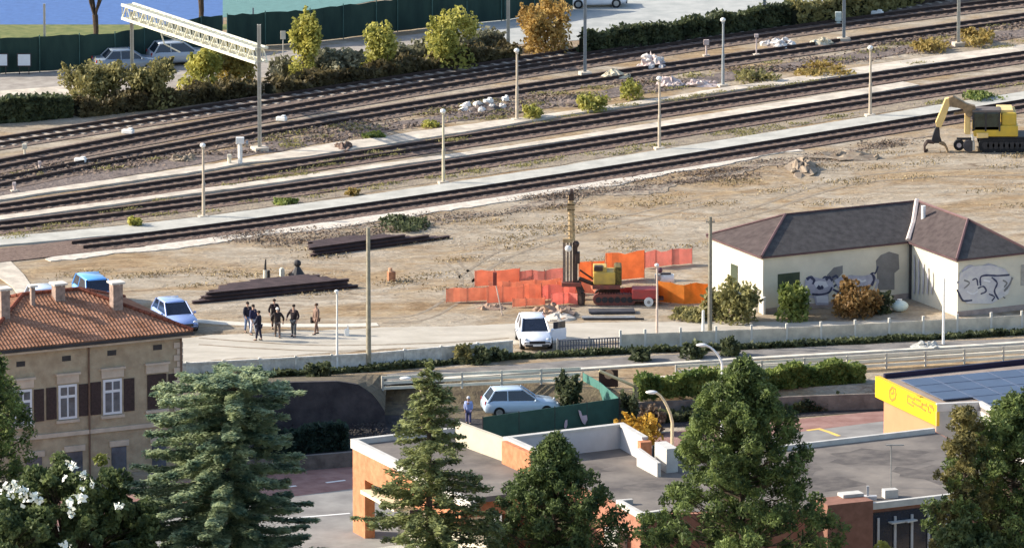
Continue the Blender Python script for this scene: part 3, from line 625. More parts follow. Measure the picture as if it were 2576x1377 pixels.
# facade: positions measured on the wall plane
nF = -h2; w0 = ec+h2*ov
def FPnt(x, y): q = onplane(x, y, w0, nF); a = (ec-q)@h1; return a, q[2]
def fbox(x0, y0, x1, y1, d0, d1, name, m, parent):      # box standing proud from d0 to d1 (metres out of the wall)
    xm = (x0+x1)/2; a0, _ = FPnt(x0, y0); a1, _ = FPnt(x1, y1); _, z1 = FPnt(xm, (y0)); _, z0 = FPnt(xm, y1); 
    q = [HP(a0, ov-d0, 0)[:2], HP(a1, ov-d0, 0)[:2], HP(a1, ov-d1, 0)[:2], HP(a0, ov-d1, 0)[:2]]
    return MB().prism(q, min(z0, z1), max(z0, z1)).build(name, m, parent, world=True)
M_wf = mat('window_white', (.66, .67, .70), rough=.5, var=.04); M_sh = mat('dark_shutter', (.042, .026, .025), rough=.6, var=.3, scale=8)
M_pane = mat('curtained_glass', (.09, .10, .12), rough=.15, var=.4, scale=1.5, spec=.6)
def window(x0, y0, x1, y1, sh=(1, 1), lint=True, dark=False):
    w = fbox(x0, y0, x1, y1, -.01, .06, 'window', M_wf if not dark else M_sh, h_th); 
    xm = (x0+x1)/2; s = .104*(1); 
    def rel(fx0, fy0, fx1, fy1, d0, d1, n, m):
        X0 = x0+(x1-x0)*fx0; X1 = x0+(x1-x0)*fx1; Y0 = y0+(y1-y0)*fy0; Y1 = y0+(y1-y0)*fy1
        cx = (X0+X1)/2; sh_ = -(cx-xm)*.11; o = fbox(X0, Y0+sh_, X1, Y1+sh_, d0, d1, n, m, w); o.location = Vector(o.location)
        # parent is a mesh at the thing's local origin: shift back
        for v in o.data.vertices: v.co -= h_th.location
        return o
    if not dark:
        for fx0, fx1 in ((.12, .46), (.54, .88)):
            rel(fx0, .07, fx1, .30, .05, .072, 'pane', M_pane); rel(fx0, .38, fx1, .93, .05, .072, 'pane', M_pane)
    W = x1-x0; sy = .107
    if sh[0]: fbox(x0-W*.62-1, y0+W*.9*sy+3, x0-4, y1+W*.9*sy-3, 0, .05, 'shutter', M_sh, h_th)
    if sh[1]: fbox(x1+5, y0-W*.9*sy+3, x1+W*.62+2, y1-W*.9*sy-3, 0, .05, 'shutter', M_sh, h_th)
    if lint:
        fbox(x0-4, y0-24, x1+4, y0-4, 0, .1, 'lintel', M_trim, h_th); fbox(x0-7, y0-30, x1+7, y0-25, 0, .2, 'lintel_cap', M_trim, h_th)
        fbox(x0-5, y1+2, x1+5, y1+9, 0, .15, 'sill', M_trim, h_th)
window(146, 966, 193, 1052); window(258, 952, 306, 1040); window(34, 979, 80, 1066)
window(370, 940, 418, 1026, sh=(0, 1), dark=True)
for (x, y) in ((52, 913), (167, 899), (281, 885), (396, 871)):
    fbox(x-11, y-5, x+11, y+8, 0, .02, 'attic_vent', M_dark, h_th)
# string course and lower windows
b = MB(); _, zs = FPnt(250, 1086); b.ribbon([HP(ov, ov-.06, 0)[:2], HP(HL-ov, ov-.06, 0)[:2]], .06, -.06, zs, zs+.22); b.build('string_course', M_trim, h_th, world=True)
for (x0, y0, x1, y1) in ((280, 1122, 318, 1210), (165, 1135, 208, 1225), (66, 1150, 106, 1235), (382, 1112, 418, 1200)):
    fbox(x0, y0, x1, y1, -.01, .03, 'window', M_pane, h_th); fbox(x0-5, y0-16, x1+5, y0-2, 0, .1, 'lintel', M_trim, h_th)
b = MB(); q = HP(FPnt(223, 1000)[0], ov-.08, 0); b.tube((q[0], q[1], LOW), (q[0], q[1], ZE-.2), .05, n=8); b.build('downpipe', mat('copper_pipe', (.16, .10, .07), var=.2), h_th, world=True); b = MB(); q = HP(ov+.1, ov-.1, 0); b.tube((q[0], q[1], LOW), (q[0], q[1], ZE-.2), .05, n=8)
b.build('downpipe', mat('copper_pipe', (.16, .10, .07), var=.2), h_th, world=True)
# quoins at the right corner
b = MB(); z = LOW; k = 0
while z < ZE-.8:
    w = .5 if k % 2 else .32; qa = HP(ov-.02, ov-.03, 0); qb = HP(ov+w, ov-.03, 0); b.ribbon([qa[:2], qb[:2]], .035, -.02, z, z+.3); z += .34; k += 1
b.build('quoin', M_trim, h_th, world=True)
# chimneys
M_ch = mat('chimney_render', (.60, .56, .50), rough=.9, var=.12); M_cb = mat('chimney_brick', (.30, .22, .18), rough=.9, var=.3, scale=4)
for (x, y, zt_, w) in ((147, 742, .62, .55), (292, 742, .68, .55), (82, 752, .7, .22), (10, 768, .9, .5)):
    q = G(x, y+2, ZE+rh-.1); z0 = ZE+rh-1.0; z1 = ZE+rh-.1+zt_
    o = MB().box((q[0], q[1], (z0+z1)/2), (w, w, z1-z0), R(25)).build('chimney', M_cb, h_th, world=True)
    c = MB().box((q[0], q[1], z1+.07), (w+.22, w+.22, .1), R(25)); 
    for dx in (-1, 1):
        for dy in (-1, 1): c.box((q[0]+dx*w*.33, q[1]+dy*w*.33, z1+.0), (.08, .08, .1), R(25))
    c = c.build('chimney_cap', M_ch, o); 
    for v in c.data.vertices: v.co -= h_th.location
# ================================================================== GRAFFITIED CREAM BUILDING
g1, g2 = frame(R(26.8)); C0 = G(1918, 789); ZH = 3.35
bth = thing('cream_building', 'L-shaped cream building with dark hipped roof, covered in graffiti', 'building', C0)
def BP(a, b_, z=0): q = C0+g1*a+g2*b_; return (q[0], q[1], z)
D1 = 6.2; J = 11.65                           # main depth, position of the cross ridge
hx = 2.2; pr = 5.6                            # cross wing half width, projection in front of the main facade
XR = J+hx
b = MB(); b.prism([BP(0, 0)[:2], BP(J-hx, 0)[:2], BP(J-hx, -pr)[:2], BP(XR, -pr)[:2], BP(XR, D1)[:2], BP(0, D1)[:2]], -.3, ZH)
b.build('wall', M_cream, bth, world=True)
M_roof = mat('dark_shingle', (.052, .046, .045), rough=.9, col2=(.088, .08, .076), scale=2.5, detail=9, bump=.015)
o_ = .22; rz = ZH+1.5; RR = [BP(D1/2, D1/2, rz), BP(J, D1/2, rz), BP(J, -pr+2.8, rz)]
e = [BP(-o_, -o_, ZH), BP(J-hx-o_, -o_, ZH), BP(J-hx-o_, -pr-o_, ZH), BP(XR+o_, -pr-o_, ZH), BP(XR+o_, D1+o_, ZH), BP(-o_, D1+o_, ZH)]
def face(name, pts, m, th_=.08, parent=bth):
    P = [np.array(p, float) for p in pts]; n = np.cross(P[1]-P[0], P[2]-P[0]); n /= np.linalg.norm(n); n = n if n[2] > 0 else -n; k = len(P)
    b = MB(); b.add([tuple(p) for p in P]+[tuple(p-n*th_) for p in P], [tuple(range(k)), tuple(range(2*k-1, k-1, -1))]+[(i, k+i, k+(i+1) % k, (i+1) % k) for i in range(k)])
    return b.build(name, m, parent, world=True)
face('roof_slope', [e[0], e[1], RR[1], RR[0]], M_roof)
face('roof_slope', [e[5], e[0], RR[0]], mat('reddish_shingle', (.052, .038, .037), rough=.9, col2=(.088, .068, .064), scale=2.5, detail=9))
face('roof_slope', [e[1], e[2], RR[2], RR[1]], mat('reddish_shingle', (0, 0, 0)))
face('roof_slope', [e[2], e[3], RR[2]], M_roof)
face('roof_slope', [e[3], e[4], RR[1], RR[2]], M_roof)
face('roof_slope', [e[4], e[5], RR[0], RR[1]], M_roof)
b = MB()
for p, q in ((RR[0], e[0]), (RR[2], e[2]), (RR[2], e[3]), (RR[0], e[5]), (RR[1], RR[2])): MB().tube(np.array(p)+[0, 0, .03], np.array(q)+[0, 0, .03], .075, n=6).build('hip_cap', mat('plum_ridge', (.15, .085, .085), rough=.7, var=.15), bth, world=True)
b = MB(); b.tube(np.array(RR[0])+[0, 0, .03], np.array(RR[1])+[0, 0, .03], .05, n=6)
b.ribbon([e[5][:2], e[0][:2], e[1][:2], e[2][:2], e[3][:2], e[4][:2]], .0, .07, ZH-.12, ZH-.02)
b.build('gutter', mat('plum_gutter', (.10, .055, .06), rough=.6, var=.15), bth, world=True)
# pale valley flashing and flue
b = MB(); v0 = np.array(RR[1]); v1 = np.array(e[1]); perp = g1*.12
P = [v0+np.array([0, 0, .05]), v0*.45+v1*.55+np.array([0, 0, .05])+g1*.1, v1+np.array([0, 0, .06])]
for i in range(2): b.tube(P[i], P[i+1], .15, .15, 6)
b.build('valley_flashing', mat('pale_flashing', (.62, .52, .46), rough=.7, var=.08), bth, world=True)
q = G(2322, 541, rz-.35); o = MB().tube((q[0], q[1], rz-1.2), (q[0], q[1], rz+.2), .13, n=10).build('flue', M_white, bth, world=True, smooth=False)
b = MB(); q = np.array(e[1])+g1*.16-g2*.0; b.tube((q[0], q[1], 0), (q[0], q[1], ZH-.1), .08, n=8); b.build('downpipe', M_dark, bth, world=True)
b = MB(); q = BP(.02, -.09); b.tube((q[0], q[1], 0), (q[0], q[1], 1.0), .10, n=8); b.build('drainpipe', M_white, bth, world=True)
# openings
def wbox(org, ax, nrm, a0, a1, z0, z1, d0, d1):
    p = [np.array(org)+ax*a0+nrm*d0, np.array(org)+ax*a1+nrm*d0, np.array(org)+ax*a1+nrm*d1, np.array(org)+ax*a0+nrm*d1]; return MB().prism([tuple(q[:2]) for q in p], z0, z1)
wbox(C0, g1, -g2, .95, 2.35, 1.25, 2.2, -.01, .03).build('shutter', mat('green_shutter', (.05, .065, .04), var=.2), bth, world=True)
wbox(C0, g2, -g1, 3.0, 3.8, 1.1, 2.2, -.01, .03).build('window', mat('green_shutter', (0, 0, 0)), bth, world=True)
fr = np.array(BP(J-hx, -pr)); wbox(fr, g1, -g2, 4.08, 4.28, 1.4, 2.6, -.01, .03).build('downpipe_box', M_steel, bth, world=True)
wbox(fr, g1, -g2, -.03, 4.43, -.1, .3, -.01, .02).build('plinth', mat('stained_plinth', (.33, .27, .24), var=.2, scale=2), bth, world=True)
wbox(C0, g1, -g2, 0.02, J-hx-.02, -.1, .3, -.01, .02).build('plinth', mat('stained_plinth', (0, 0, 0)), bth, world=True)
# graffiti: sprayed strokes lying on the plaster
M_sp1 = mat('spray_navy', (.05, .055, .10), rough=.7, var=.3); M_sp2 = mat('spray_grey', (.20, .195, .19), rough=.8, var=.12, scale=2); M_sp3 = mat('spray_lilac', (.42, .41, .47), rough=.8, var=.15, scale=2); M_sp4 = mat('spray_pale', (.66, .66, .68), rough=.8, var=.06)
layer = [0]
def stroke(px, p0, nrm, ax, w, m, sm=True):
    P = []
    for x, y in px:
        q = onplane(x, y, p0, nrm); P.append(((q-np.array(p0))@ax, q[2]))
    if sm and len(P) > 2:
        Q = []
        for i in range(len(P)-1):
            a = P[max(i-1, 0)]; b_ = P[i]; c = P[i+1]; d_ = P[min(i+2, len(P)-1)]
            for t in (0, .25, .5, .75):
                f = [.5*((2*b_[k])+(-a[k]+c[k])*t+(2*a[k]-5*b_[k]+4*c[k]-d_[k])*t*t+(-a[k]+3*b_[k]-3*c[k]+d_[k])*t**3) for k in (0, 1)]; Q.append(tuple(f))
        P = Q+[P[-1]]
    layer[0] += 1; dd = .006+.0012*layer[0]; vs = []; n = len(P)
    for i in range(n):
        t = np.array(P[min(i+1, n-1)])-np.array(P[max(i-1, 0)]); t = t/max(1e-6, np.linalg.norm(t)); nn = np.array([-t[1], t[0]])*w/2*(.75+.5*rng.random())
        for s in (1, -1):
            u = np.array(P[i])+nn*s; q = np.array(p0)+ax*u[0]+nrm*dd; vs.append((q[0], q[1], u[1]))
    return MB().add(vs, [(2*i, 2*i+1, 2*i+3, 2*i+2) for i in range(n-1)]).build('graffiti', m, bth, world=True)
def patch(px, p0, nrm, ax, m):
    layer[0] += 1; dd = .004+.0012*layer[0]; vs = []
    for x, y in px: q = onplane(x, y, p0, nrm); vs.append(tuple(q+nrm*dd))
    return MB().add(vs, [tuple(range(len(vs)))]).build('graffiti', m, bth, world=True)
pm, nm = C0, -g2
T8 = lambda x, y: ((2148+x/2.55)*.8855, (520+y/2.55)*.8855)
def tp(l): return [T8(*q) for q in l]
patch(tp([(865, 560), (900, 520), (960, 495), (1030, 515), (1035, 620), (1000, 650), (1000, 770), (880, 775), (870, 640)]), pm, nm, g1, M_sp2)
patch(tp([(510, 665), (560, 610), (625, 595), (625, 650), (560, 720), (515, 720)]), pm, nm, g1, M_sp2)
for l, w, m in ([(360, 690), (400, 675), (420, 720), (380, 760), (420, 790), (500, 790), (545, 740), (530, 690), (490, 680), (470, 720)], .11, M_sp1), ([(440, 770), (440, 730), (500, 735), (520, 700)], .14, M_sp1), ([(430, 740), (455, 790), (500, 770)], .1, M_sp4), ([(540, 690), (580, 670), (590, 720), (550, 760), (600, 790)], .12, M_sp1), ([(600, 740), (640, 690), (690, 670), (720, 700), (660, 740)], .12, M_sp1), ([(700, 740), (740, 690), (790, 680), (780, 740)], .1, M_sp1), ([(800, 760), (830, 660), (860, 650), (880, 600)], .12, M_sp1), ([(820, 720), (880, 700), (860, 760)], .12, M_sp3), ([(430, 840), (520, 850)], .35, M_sp3), ([(370, 790), (390, 820), (450, 830)], .1, M_sp3), ([(460, 710), (500, 712)], .12, M_sp4), ([(640, 720), (700, 700), (760, 705)], .09, M_sp4):
    stroke(tp(l), pm, nm, g1, w, m)
for l, w, m in ([(1490, 640), (1540, 600), (1600, 620), (1680, 590), (1760, 620)], .16, M_sp3), ([(1450, 720), (1530, 690), (1600, 690)], .12, M_sp3), ([(1450, 770), (1480, 830), (1500, 850), (1560, 845)], .09, M_sp1), ([(1620, 740), (1620, 680), (1660, 665), (1740, 668), (1830, 662)], .09, M_sp1), ([(1700, 680), (1740, 720), (1720, 780), (1750, 840)], .1, M_sp1), ([(1640, 790), (1680, 760), (1720, 790), (1690, 830), (1650, 820), (1640, 790)], .07, M_sp1), ([(1850, 680), (1830, 730), (1790, 780)], .13, M_sp3), ([(1490, 740), (1560, 730), (1600, 770), (1560, 800), (1510, 790)], .08, M_sp2), ([(1600, 830), (1640, 820), (1680, 860)], .1, mat('spray_rust', (.28, .15, .13))), ([(1600, 720), (1650, 700)], .1, M_sp4), ([(1760, 700), (1800, 740), (1760, 800), (1800, 830)], .06, M_sp1), ([(1530, 800), (1580, 780), (1620, 800)], .06, M_sp1), ([(1480, 690), (1520, 720)], .06, M_sp1), ([(1690, 630), (1700, 660)], .05, M_sp1), ([(1520, 640), (1660, 630)], .22, M_sp4):
    stroke(tp(l), fr, -g2, g1, w, m)
patch(tp([(350, 700), (390, 672), (470, 690), (545, 680), (560, 760), (520, 800), (520, 880), (430, 880), (410, 810), (350, 800)]), pm, nm, g1, M_sp3)
patch(tp([(410, 715), (450, 705), (500, 710), (520, 745), (480, 760), (430, 755)]), pm, nm, g1, M_sp4)
patch(tp([(430, 810), (515, 815), (520, 865), (435, 862)]), pm, nm, g1, M_sp4)
patch(tp([(560, 700), (600, 680), (680, 665), (780, 670), (850, 650), (870, 700), (800, 760), (700, 740), (600, 770)]), pm, nm, g1, M_sp3)
for l, w, m in ([(365, 700), (385, 680), (415, 700), (405, 730)], .16, M_sp1), ([(500, 700), (525, 680), (548, 705)], .16, M_sp1), ([(440, 745), (460, 760), (480, 745)], .2, M_sp1), ([(400, 800), (450, 805), (520, 790), (545, 750)], .12, M_sp1), ([(620, 720), (650, 700), (690, 720)], .14, M_sp2), ([(830, 650), (850, 690), (830, 740)], .16, M_sp1), ([(730, 690), (760, 710), (790, 700)], .1, M_sp4):
    stroke(tp(l), pm, nm, g1, w, m)
patch(tp([(1470, 650), (1560, 600), (1700, 590), (1800, 620), (1850, 690), (1820, 800), (1700, 870), (1520, 870), (1455, 790)]), fr, -g2, g1, mat('spray_haze', (.47, .46, .49), rough=.8, col2=(.60, .585, .56), scale=2.5, detail=8))
for l, w, m in ([(1450, 770), (1480, 830), (1500, 850), (1560, 845)], .11, M_sp1), ([(1620, 740), (1620, 680), (1660, 665), (1740, 668), (1830, 662)], .11, M_sp1), ([(1600, 760), (1640, 745), (1660, 780), (1620, 800)], .09, M_sp1), ([(1700, 680), (1740, 720), (1720, 780), (1750, 840)], .10, M_sp1), ([(1560, 700), (1590, 690), (1600, 740)], .08, M_sp1), ([(1500, 700), (1540, 720), (1500, 760)], .08, M_sp2), ([(1850, 680), (1830, 730), (1790, 780)], .13, M_sp2), ([(1680, 800), (1720, 820), (1700, 850)], .09, M_sp1), ([(1520, 780), (1560, 800), (1600, 780)], .08, M_sp4), ([(1640, 700), (1690, 710)], .1, M_sp4), ([(1780, 700), (1810, 720), (1790, 750)], .09, M_sp2):
    stroke(tp(l), fr, -g2, g1, w, m)
for k in range(5):
    x = 1150+k*32; stroke(tp([(x, 520+k*30), (x+3, 700), (x-2, 800)]), fr, -g1, -g2, .13, M_sp3)
# ================================================================== BRICK BLOCK with flat roofs, foreground
ZR = 3.6; ZP = ZR+.28; ZQ = ZR+1.25
M_brick = mat('orange_brick', (.40, .155, .075), rough=.9, col2=(.53, .23, .12), scale=2.5, detail=9, bump=.01)
M_brick_sh = mat('shaded_brick', (.30, .125, .08), rough=.9, col2=(.40, .19, .125), scale=2.5, detail=9, bump=.01)  # the orange brick with front-wall shade put into its colour
M_cop = mat('white_coping', (.52, .50, .46), rough=.8, var=.12, scale=1.5)
M_roofg = mat('roof_gravel', (.085, .075, .072), rough=.95, col2=(.235, .205, .175), scale=.38, detail=10, bump=.02, mixw=(.3, .7))
M_rend = mat('parapet_render', (.50, .49, .49), rough=.9, var=.08, scale=1, detail=8)
fth = thing('brick_block', 'orange brick flat-roofed block with white parapets among the conifers', 'building', G(1600, 1400, LOW))
A1 = G(888, 1103, ZP); bkR = G(2352, 1077, ZP); 
def q2(x, y, z): return tuple(G(x, y, z)[:2])
foot = [q2(888, 1103, ZP), q2(1286, 1057, ZP), q2(1560, 1108, ZP), q2(1960, 1124, ZP), q2(2352, 1077, ZP), q2(2480, 1150, ZP), q2(2420, 1243, ZP), q2(2166, 1269, ZP), q2(1900, 1302, ZP), q2(1700, 1330, ZP), q2(1610, 1330, ZP), q2(1400, 1190, ZP), q2(1180, 1268, ZP)]
# main roofed volumes
colA = [q2(900, 1110, ZP), q2(1150, 1080, ZP), q2(1230, 1130, ZP), q2(1385, 1245, ZP), q2(1290, 1330, ZP)]
def block(name, px, z, m, zb=LOW-1, zpx=None):
    return MB().prism([q2(x, y, zpx or z) for x, y in px], zb, z).build(name, m, fth, world=True)
# block A: low left roof with loggia
block('wall', [(889, 1122), (1150, 1094), (1260, 1160), (1400, 1235), (1180, 1262)], ZR-.3, M_brick, zb=ZR-1.1)
block('roof', [(896, 1116), (1156, 1087), (1256, 1151), (1395, 1228), (1180, 1252)], ZR+.004, M_roofg, zb=ZR-.28)
b = MB(); b.ribbon([q2(1160, 1072, ZP), q2(889, 1103, ZP), q2(1000, 1158, ZP), q2(1190, 1262, ZP)], .18, -.12, ZR-.2, ZP); b.build('coping', M_cop, fth, world=True)
# loggia: pillar, beam, recessed wall
pA = G(889, 1104, ZP); pB = G(1190, 1264, ZP); ld = (pB-pA)/np.linalg.norm(pB-pA); ld[2] = 0; ln = np.array([ld[1], -ld[0], 0]); ln = ln if ln[0] < 0 else -ln
wbox(pA, ld, ln, 0, 1.6, LOW-1, ZR-.2, -.5, .05).build('pillar', M_brick, fth, world=True)
wbox(pA, ld, ln, 1.6, 14, ZR-1.5, ZR-.2, -.4, .05).build('beam', M_brick, fth, world=True)
wbox(pA, ld, ln, 1.6, 13, LOW-1, ZR-1.1, -2.2, -1.8).build('recessed_wall', M_cream, fth, world=True)
for s in (3.2, 6.4): wbox(pA, ld, ln, s, s+1.3, .2, 2.0, -1.8, -1.76).build('window', M_glass, fth, world=True)
wbox(pA, ld, ln, 1.6, 6, ZR-2.2, ZR-2.0, -1.2, .3).build('awning', mat('cream_awning', (.72, .60, .42), var=.1), fth, world=True)
# block B/C: main roof
mainp = [(1290, 1150), (1560, 1120), (1690, 1205), (1960, 1126), (2352, 1079), (2600, 1200), (2420, 1245), (2166, 1270), (1680, 1332), (1612, 1325), (1395, 1200)]
mainp = [(1286, 1146), (1562, 1116), (1960, 1130), (2352, 1083), (2600, 1215), (2420, 1250), (2164, 1279), (1676, 1292), (1613, 1302), (1552, 1267)]
block('wall', mainp, ZR-.01, M_brick_sh, zpx=ZR)
block('roof', [(1290, 1146), (1562, 1118), (1960, 1132), (2350, 1085), (2590, 1213), (2420, 1247), (2162, 1276), (1676, 1288), (1615, 1297), (1556, 1264)], ZR+.02, M_roofg, zb=ZR-.0, zpx=ZR)
# high terrace parapets
b = MB(); cB = [q2(1356, 1133, ZQ), q2(1284, 1101, ZQ), q2(1560, 1068, ZQ), q2(1617, 1101, ZQ)]
b.ribbon(cB, .0, .22, ZR-.3, ZQ-.06); b.build('parapet', M_rend, fth, world=True)
b = MB(); b.ribbon(cB, -.06, .28, ZQ-.058, ZQ+.06); b.build('coping', M_cop, fth, world=True)
b = MB(); b.ribbon([q2(1358, 1134, ZQ), q2(1286, 1102, ZQ)], .23, .55, LOW, ZQ-.07); b.build('wing_wall', M_brick, fth, world=True)
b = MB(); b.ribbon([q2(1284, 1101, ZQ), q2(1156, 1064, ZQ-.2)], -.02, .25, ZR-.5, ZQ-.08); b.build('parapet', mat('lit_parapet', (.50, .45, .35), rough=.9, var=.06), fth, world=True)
b = MB(); b.ribbon([q2(1617, 1101, ZQ), q2(1625, 1106, ZQ)], -.3, .3, LOW, ZQ-.1); b.build('pillar', M_brick, fth, world=True)
# stepped white walls on the right of the terrace
b = MB(); b.ribbon([q2(1601, 1138, ZR+.7), q2(1653, 1166, ZR+.7)], 0, .2, ZR-.2, [ZR+.95, ZR+.75]); b.build('parapet', M_cop, fth, world=True)
q = G(1676, 1186, ZR); MB().box((q[0], q[1]+.6, ZR+.62), (.62, 1.7, 1.3), R(20)).build('stair_wall', M_cop, fth, world=True)
q = G(1650, 1160, ZR); MB().box((q[0], q[1]+.2, ZR+.4), (.3, .3, .8), R(20)).build('vent_pillar', mat('green_grey', (.12, .14, .10), var=.2), fth, world=True)
b = MB(); b.ribbon([q2(1956, 1122, ZP), q2(2352, 1076, ZP)], 0, .22, ZR-.2, ZP); b.build('coping', M_cop, fth, world=True)
b = MB(); b.ribbon([q2(1588, 1252, ZP), q2(1549, 1255, ZP), q2(1612, 1290, ZP), q2(1676, 1281, ZP)], 0, .25, ZR-.05, ZP); b.build('coping', M_cop, fth, world=True)
b = MB(); b.ribbon([q2(2164, 1268, ZP), q2(2425, 1238, ZP)], 0, .25, ZR-.05, ZP); b.build('coping', M_cop, fth, world=True)
# front wall stub (right), its brick browned as if in shade
q0 = G(2046, 1250, ZP+.25); q1 = G(2160, 1238, ZP+.25); b = MB(); b.ribbon([q0[:2], q1[:2]], 0, -1.6, LOW-1, ZP+.2); b.build('front_wall', mat('shaded_brick_dark', (.21, .10, .07), rough=.9, col2=(.28, .14, .10), scale=2.5, detail=8), fth, world=True)
b = MB(); b.ribbon([G(2108, 1243, ZP+.25)[:2], q1[:2]], .1, -.6, ZP+.202, ZP+.36); b.build('coping', M_cop, fth, world=True)
# damp stains on the roof
for x, y, rr in ((1750, 1180, 1.6), (1980, 1180, 2.2), (2200, 1150, 2.4), (2080, 1215, 1.8), (2330, 1190, 1.7), (1640, 1220, 1.4), (1480, 1180, 1.2)):
    q = G(x, y, ZR); P = [(q[0]+rr*(1+.25*rng.normal())*math.cos(a), q[1]+rr*.9*(1+.25*rng.normal())*math.sin(a), ZR+.0245+rr*.0004) for a in np.linspace(0, 6.0, 14)]
    MB().add(P, [tuple(range(14))]).build('roof_stain', mat('damp_gravel', (.075, .066, .062), rough=.95, col2=(.15, .13, .115), scale=1.2, detail=10), fth, world=True)
# recessed glazing, canopies
q0 = G(2166, 1279, ZR); q1 = G(2420, 1251, ZR); b = MB(); b.ribbon([q0[:2], q1[:2]], -.03, -.12, LOW, ZR-.25); b.build('glazing', M_glass, fth, world=True)
for i in range(6):
    qq = q0*(1-i/6)+q1*(i/6); MB().box((qq[0], qq[1]-.2, 1.0), (.12, .1, 4.2), .3).build('mullion', M_rend, fth, world=True)
for (x0, x1, y) in ((2166, 2208, 1296), (2222, 2255, 1303), (2256, 2280, 1300)):
    b = MB(); b.ribbon([q2(x0, y+3, ZR-.75), q2(x1, y-2, ZR-.75)], .6, -.8, ZR-.82, ZR-.75); b.build('canopy', M_cop, fth, world=True)
q = G(2182, 1255, ZR); MB().box((q[0], q[1], ZR+.35), (.12, .12, .7)).box((q[0]+.1, q[1], ZR+.1), (.7, .4, .2)).build('roof_vent', M_rend, fth, world=True)
q = G(2240, 1225, ZR); MB().tube((q[0], q[1], ZR), (q[0], q[1], ZR+2.2), .03, n=6).box((q[0]+.2, q[1], ZR+2.2), (.9, .05, .05)).build('aerial', M_steel, fth, world=True)
q = G(2238, 1250, ZR); MB().box((q[0], q[1], ZR+.22), (.7, .5, .44), .3).build('roof_hatch', M_cop, fth, world=True)
q0 = G(1468, 0); 
b = MB(); b.ribbon([q2(1520, 1325, 2.6), q2(1552, 1335, 2.6)], 0, .8, 1.2, 2.6); b.build('balcony_box', M_cop, fth, world=True)
for s, (x, y) in enumerate(((1640, 1362), )):
    pass
# rounded terracotta jars on the balcony at the lower right and a grey tank
# ================================================================== YELLOW-SIGN BUILDING
ZY = 4.4; M_peach = mat('peach_render', (.50, .235, .125), rough=.9, var=.06, scale=.8)
yth = thing('solar_roof_building', 'peach building with yellow sign fascia and dark solar panels on its roof', 'building', G(2500, 1290, LOW))
far = G(2201, 945, ZY); near = G(2356, 1018, ZY); back = G(2900, 868, ZY); dirn = (near-far)/np.linalg.norm(near-far); dirn[2] = 0; nL = np.array([dirn[1], -dirn[0], 0]); nL = nL if nL[0] < 0 else -nL
n2 = G(2462, 1013, ZY); n3 = G(2610, 1098, ZY); 
outl = [tuple(p[:2]) for p in (far-nL*.3+dirn*.45, near-nL*.3-dirn*.05, n2, n3, G(2950, 1060, ZY), G(2950, 872, ZY))]
MB().prism(outl, LOW-1, ZY-.35).build('wall', M_peach, yth, world=True)
MB().prism([tuple(p[:2]) for p in (far-nL*.26+dirn*.2, near-nL*.26, n2, n3, G(2940, 1050, ZY), G(2940, 874, ZY))], ZY-.34, ZY-.15).build('roof', mat('roof_tan', (.30, .24, .20), var=.15, scale=1), yth, world=True)
Lf = np.linalg.norm((near-far)[:2]); fa = MB().prism([tuple((far+nL*.0)[:2]), tuple(near[:2]), tuple((near+(-nL)*.25)[:2]), tuple((far-nL*.25)[:2])], ZY-1.12, ZY).build('sign_fascia', mat('sign_yellow', (.74, .44, .012), rough=.5, var=.04), yth, world=True)
M_or = mat('sign_orange', (.45, .20, .03), var=.08)
def sgn(px, w, m=M_or, parent=fa):
    P = [];
    for x, y in px: q = onplane(x, y, far, nL); P.append(((q-far)@dirn, q[2]))
    layer[0] += 1; vs = []
    for i in range(len(P)):
        t = np.array(P[min(i+1, len(P)-1)])-np.array(P[max(i-1, 0)]); t /= np.linalg.norm(t); nn = np.array([-t[1], t[0]])*w/2
        for s in (1, -1): u = np.array(P[i])+nn*s; q = far+dirn*u[0]+nL*(.004+.0006*(layer[0] % 40)); vs.append((q[0]-yth.location.x, q[1]-yth.location.y, u[1]-yth.location.z))
    return MB().add(vs, [(2*i, 2*i+1, 2*i+3, 2*i+2) for i in range(len(P)-1)]).build('lettering', m, parent)
C4 = lambda l: [(2160.6+.16088*x, 920.9+.16088*y) for x, y in l]
for l in ([(520, 320), (565, 350), (575, 430), (560, 500), (510, 530), (480, 490), (475, 380), (520, 320)], [(500, 420), (545, 410), (530, 360)],
          [(760, 440), (755, 560), (850, 620)], [(760, 450), (860, 520), (860, 470)], [(880, 500), (960, 540)], [(820, 545), (900, 600), (980, 640)], [(985, 560), (980, 650), (1040, 690)], [(1000, 590), (1060, 610), (1050, 570)], [(1080, 620), (1080, 700), (1120, 720)], [(1110, 620), (1170, 660), (1160, 690)], [(1090, 600), (1150, 620)], [(900, 440), (960, 470)]):
    sgn(C4(l), .13)
# roof edges
b = MB(); b.ribbon([q2(2226, 940, ZY+.1), q2(2960, 862, ZY+.1)], 0, .2, ZY-.9, ZY+.1); b.build('back_fascia', mat('navy_fascia', (.012, .008, .035), rough=.5, var=.2), yth, world=True)
b = MB(); b.ribbon([tuple(near[:2]), n2[:2], n3[:2]], 0, .25, ZY-.35, ZY+.06); b.build('coping', M_cop, yth, world=True)
b = MB(); b.ribbon([tuple(n2[:2]-dirn[:2]*.0), tuple(n3[:2])], 0, -.05, LOW, ZY-.36); b.build('side_wall', M_cop, yth, world=True)
b = MB(); b.ribbon([tuple(near[:2]-dirn[:2]*.1), tuple(n2[:2])], 0, -.06, LOW, ZY-.36); b.build('front_panel', M_conc2, yth, world=True)
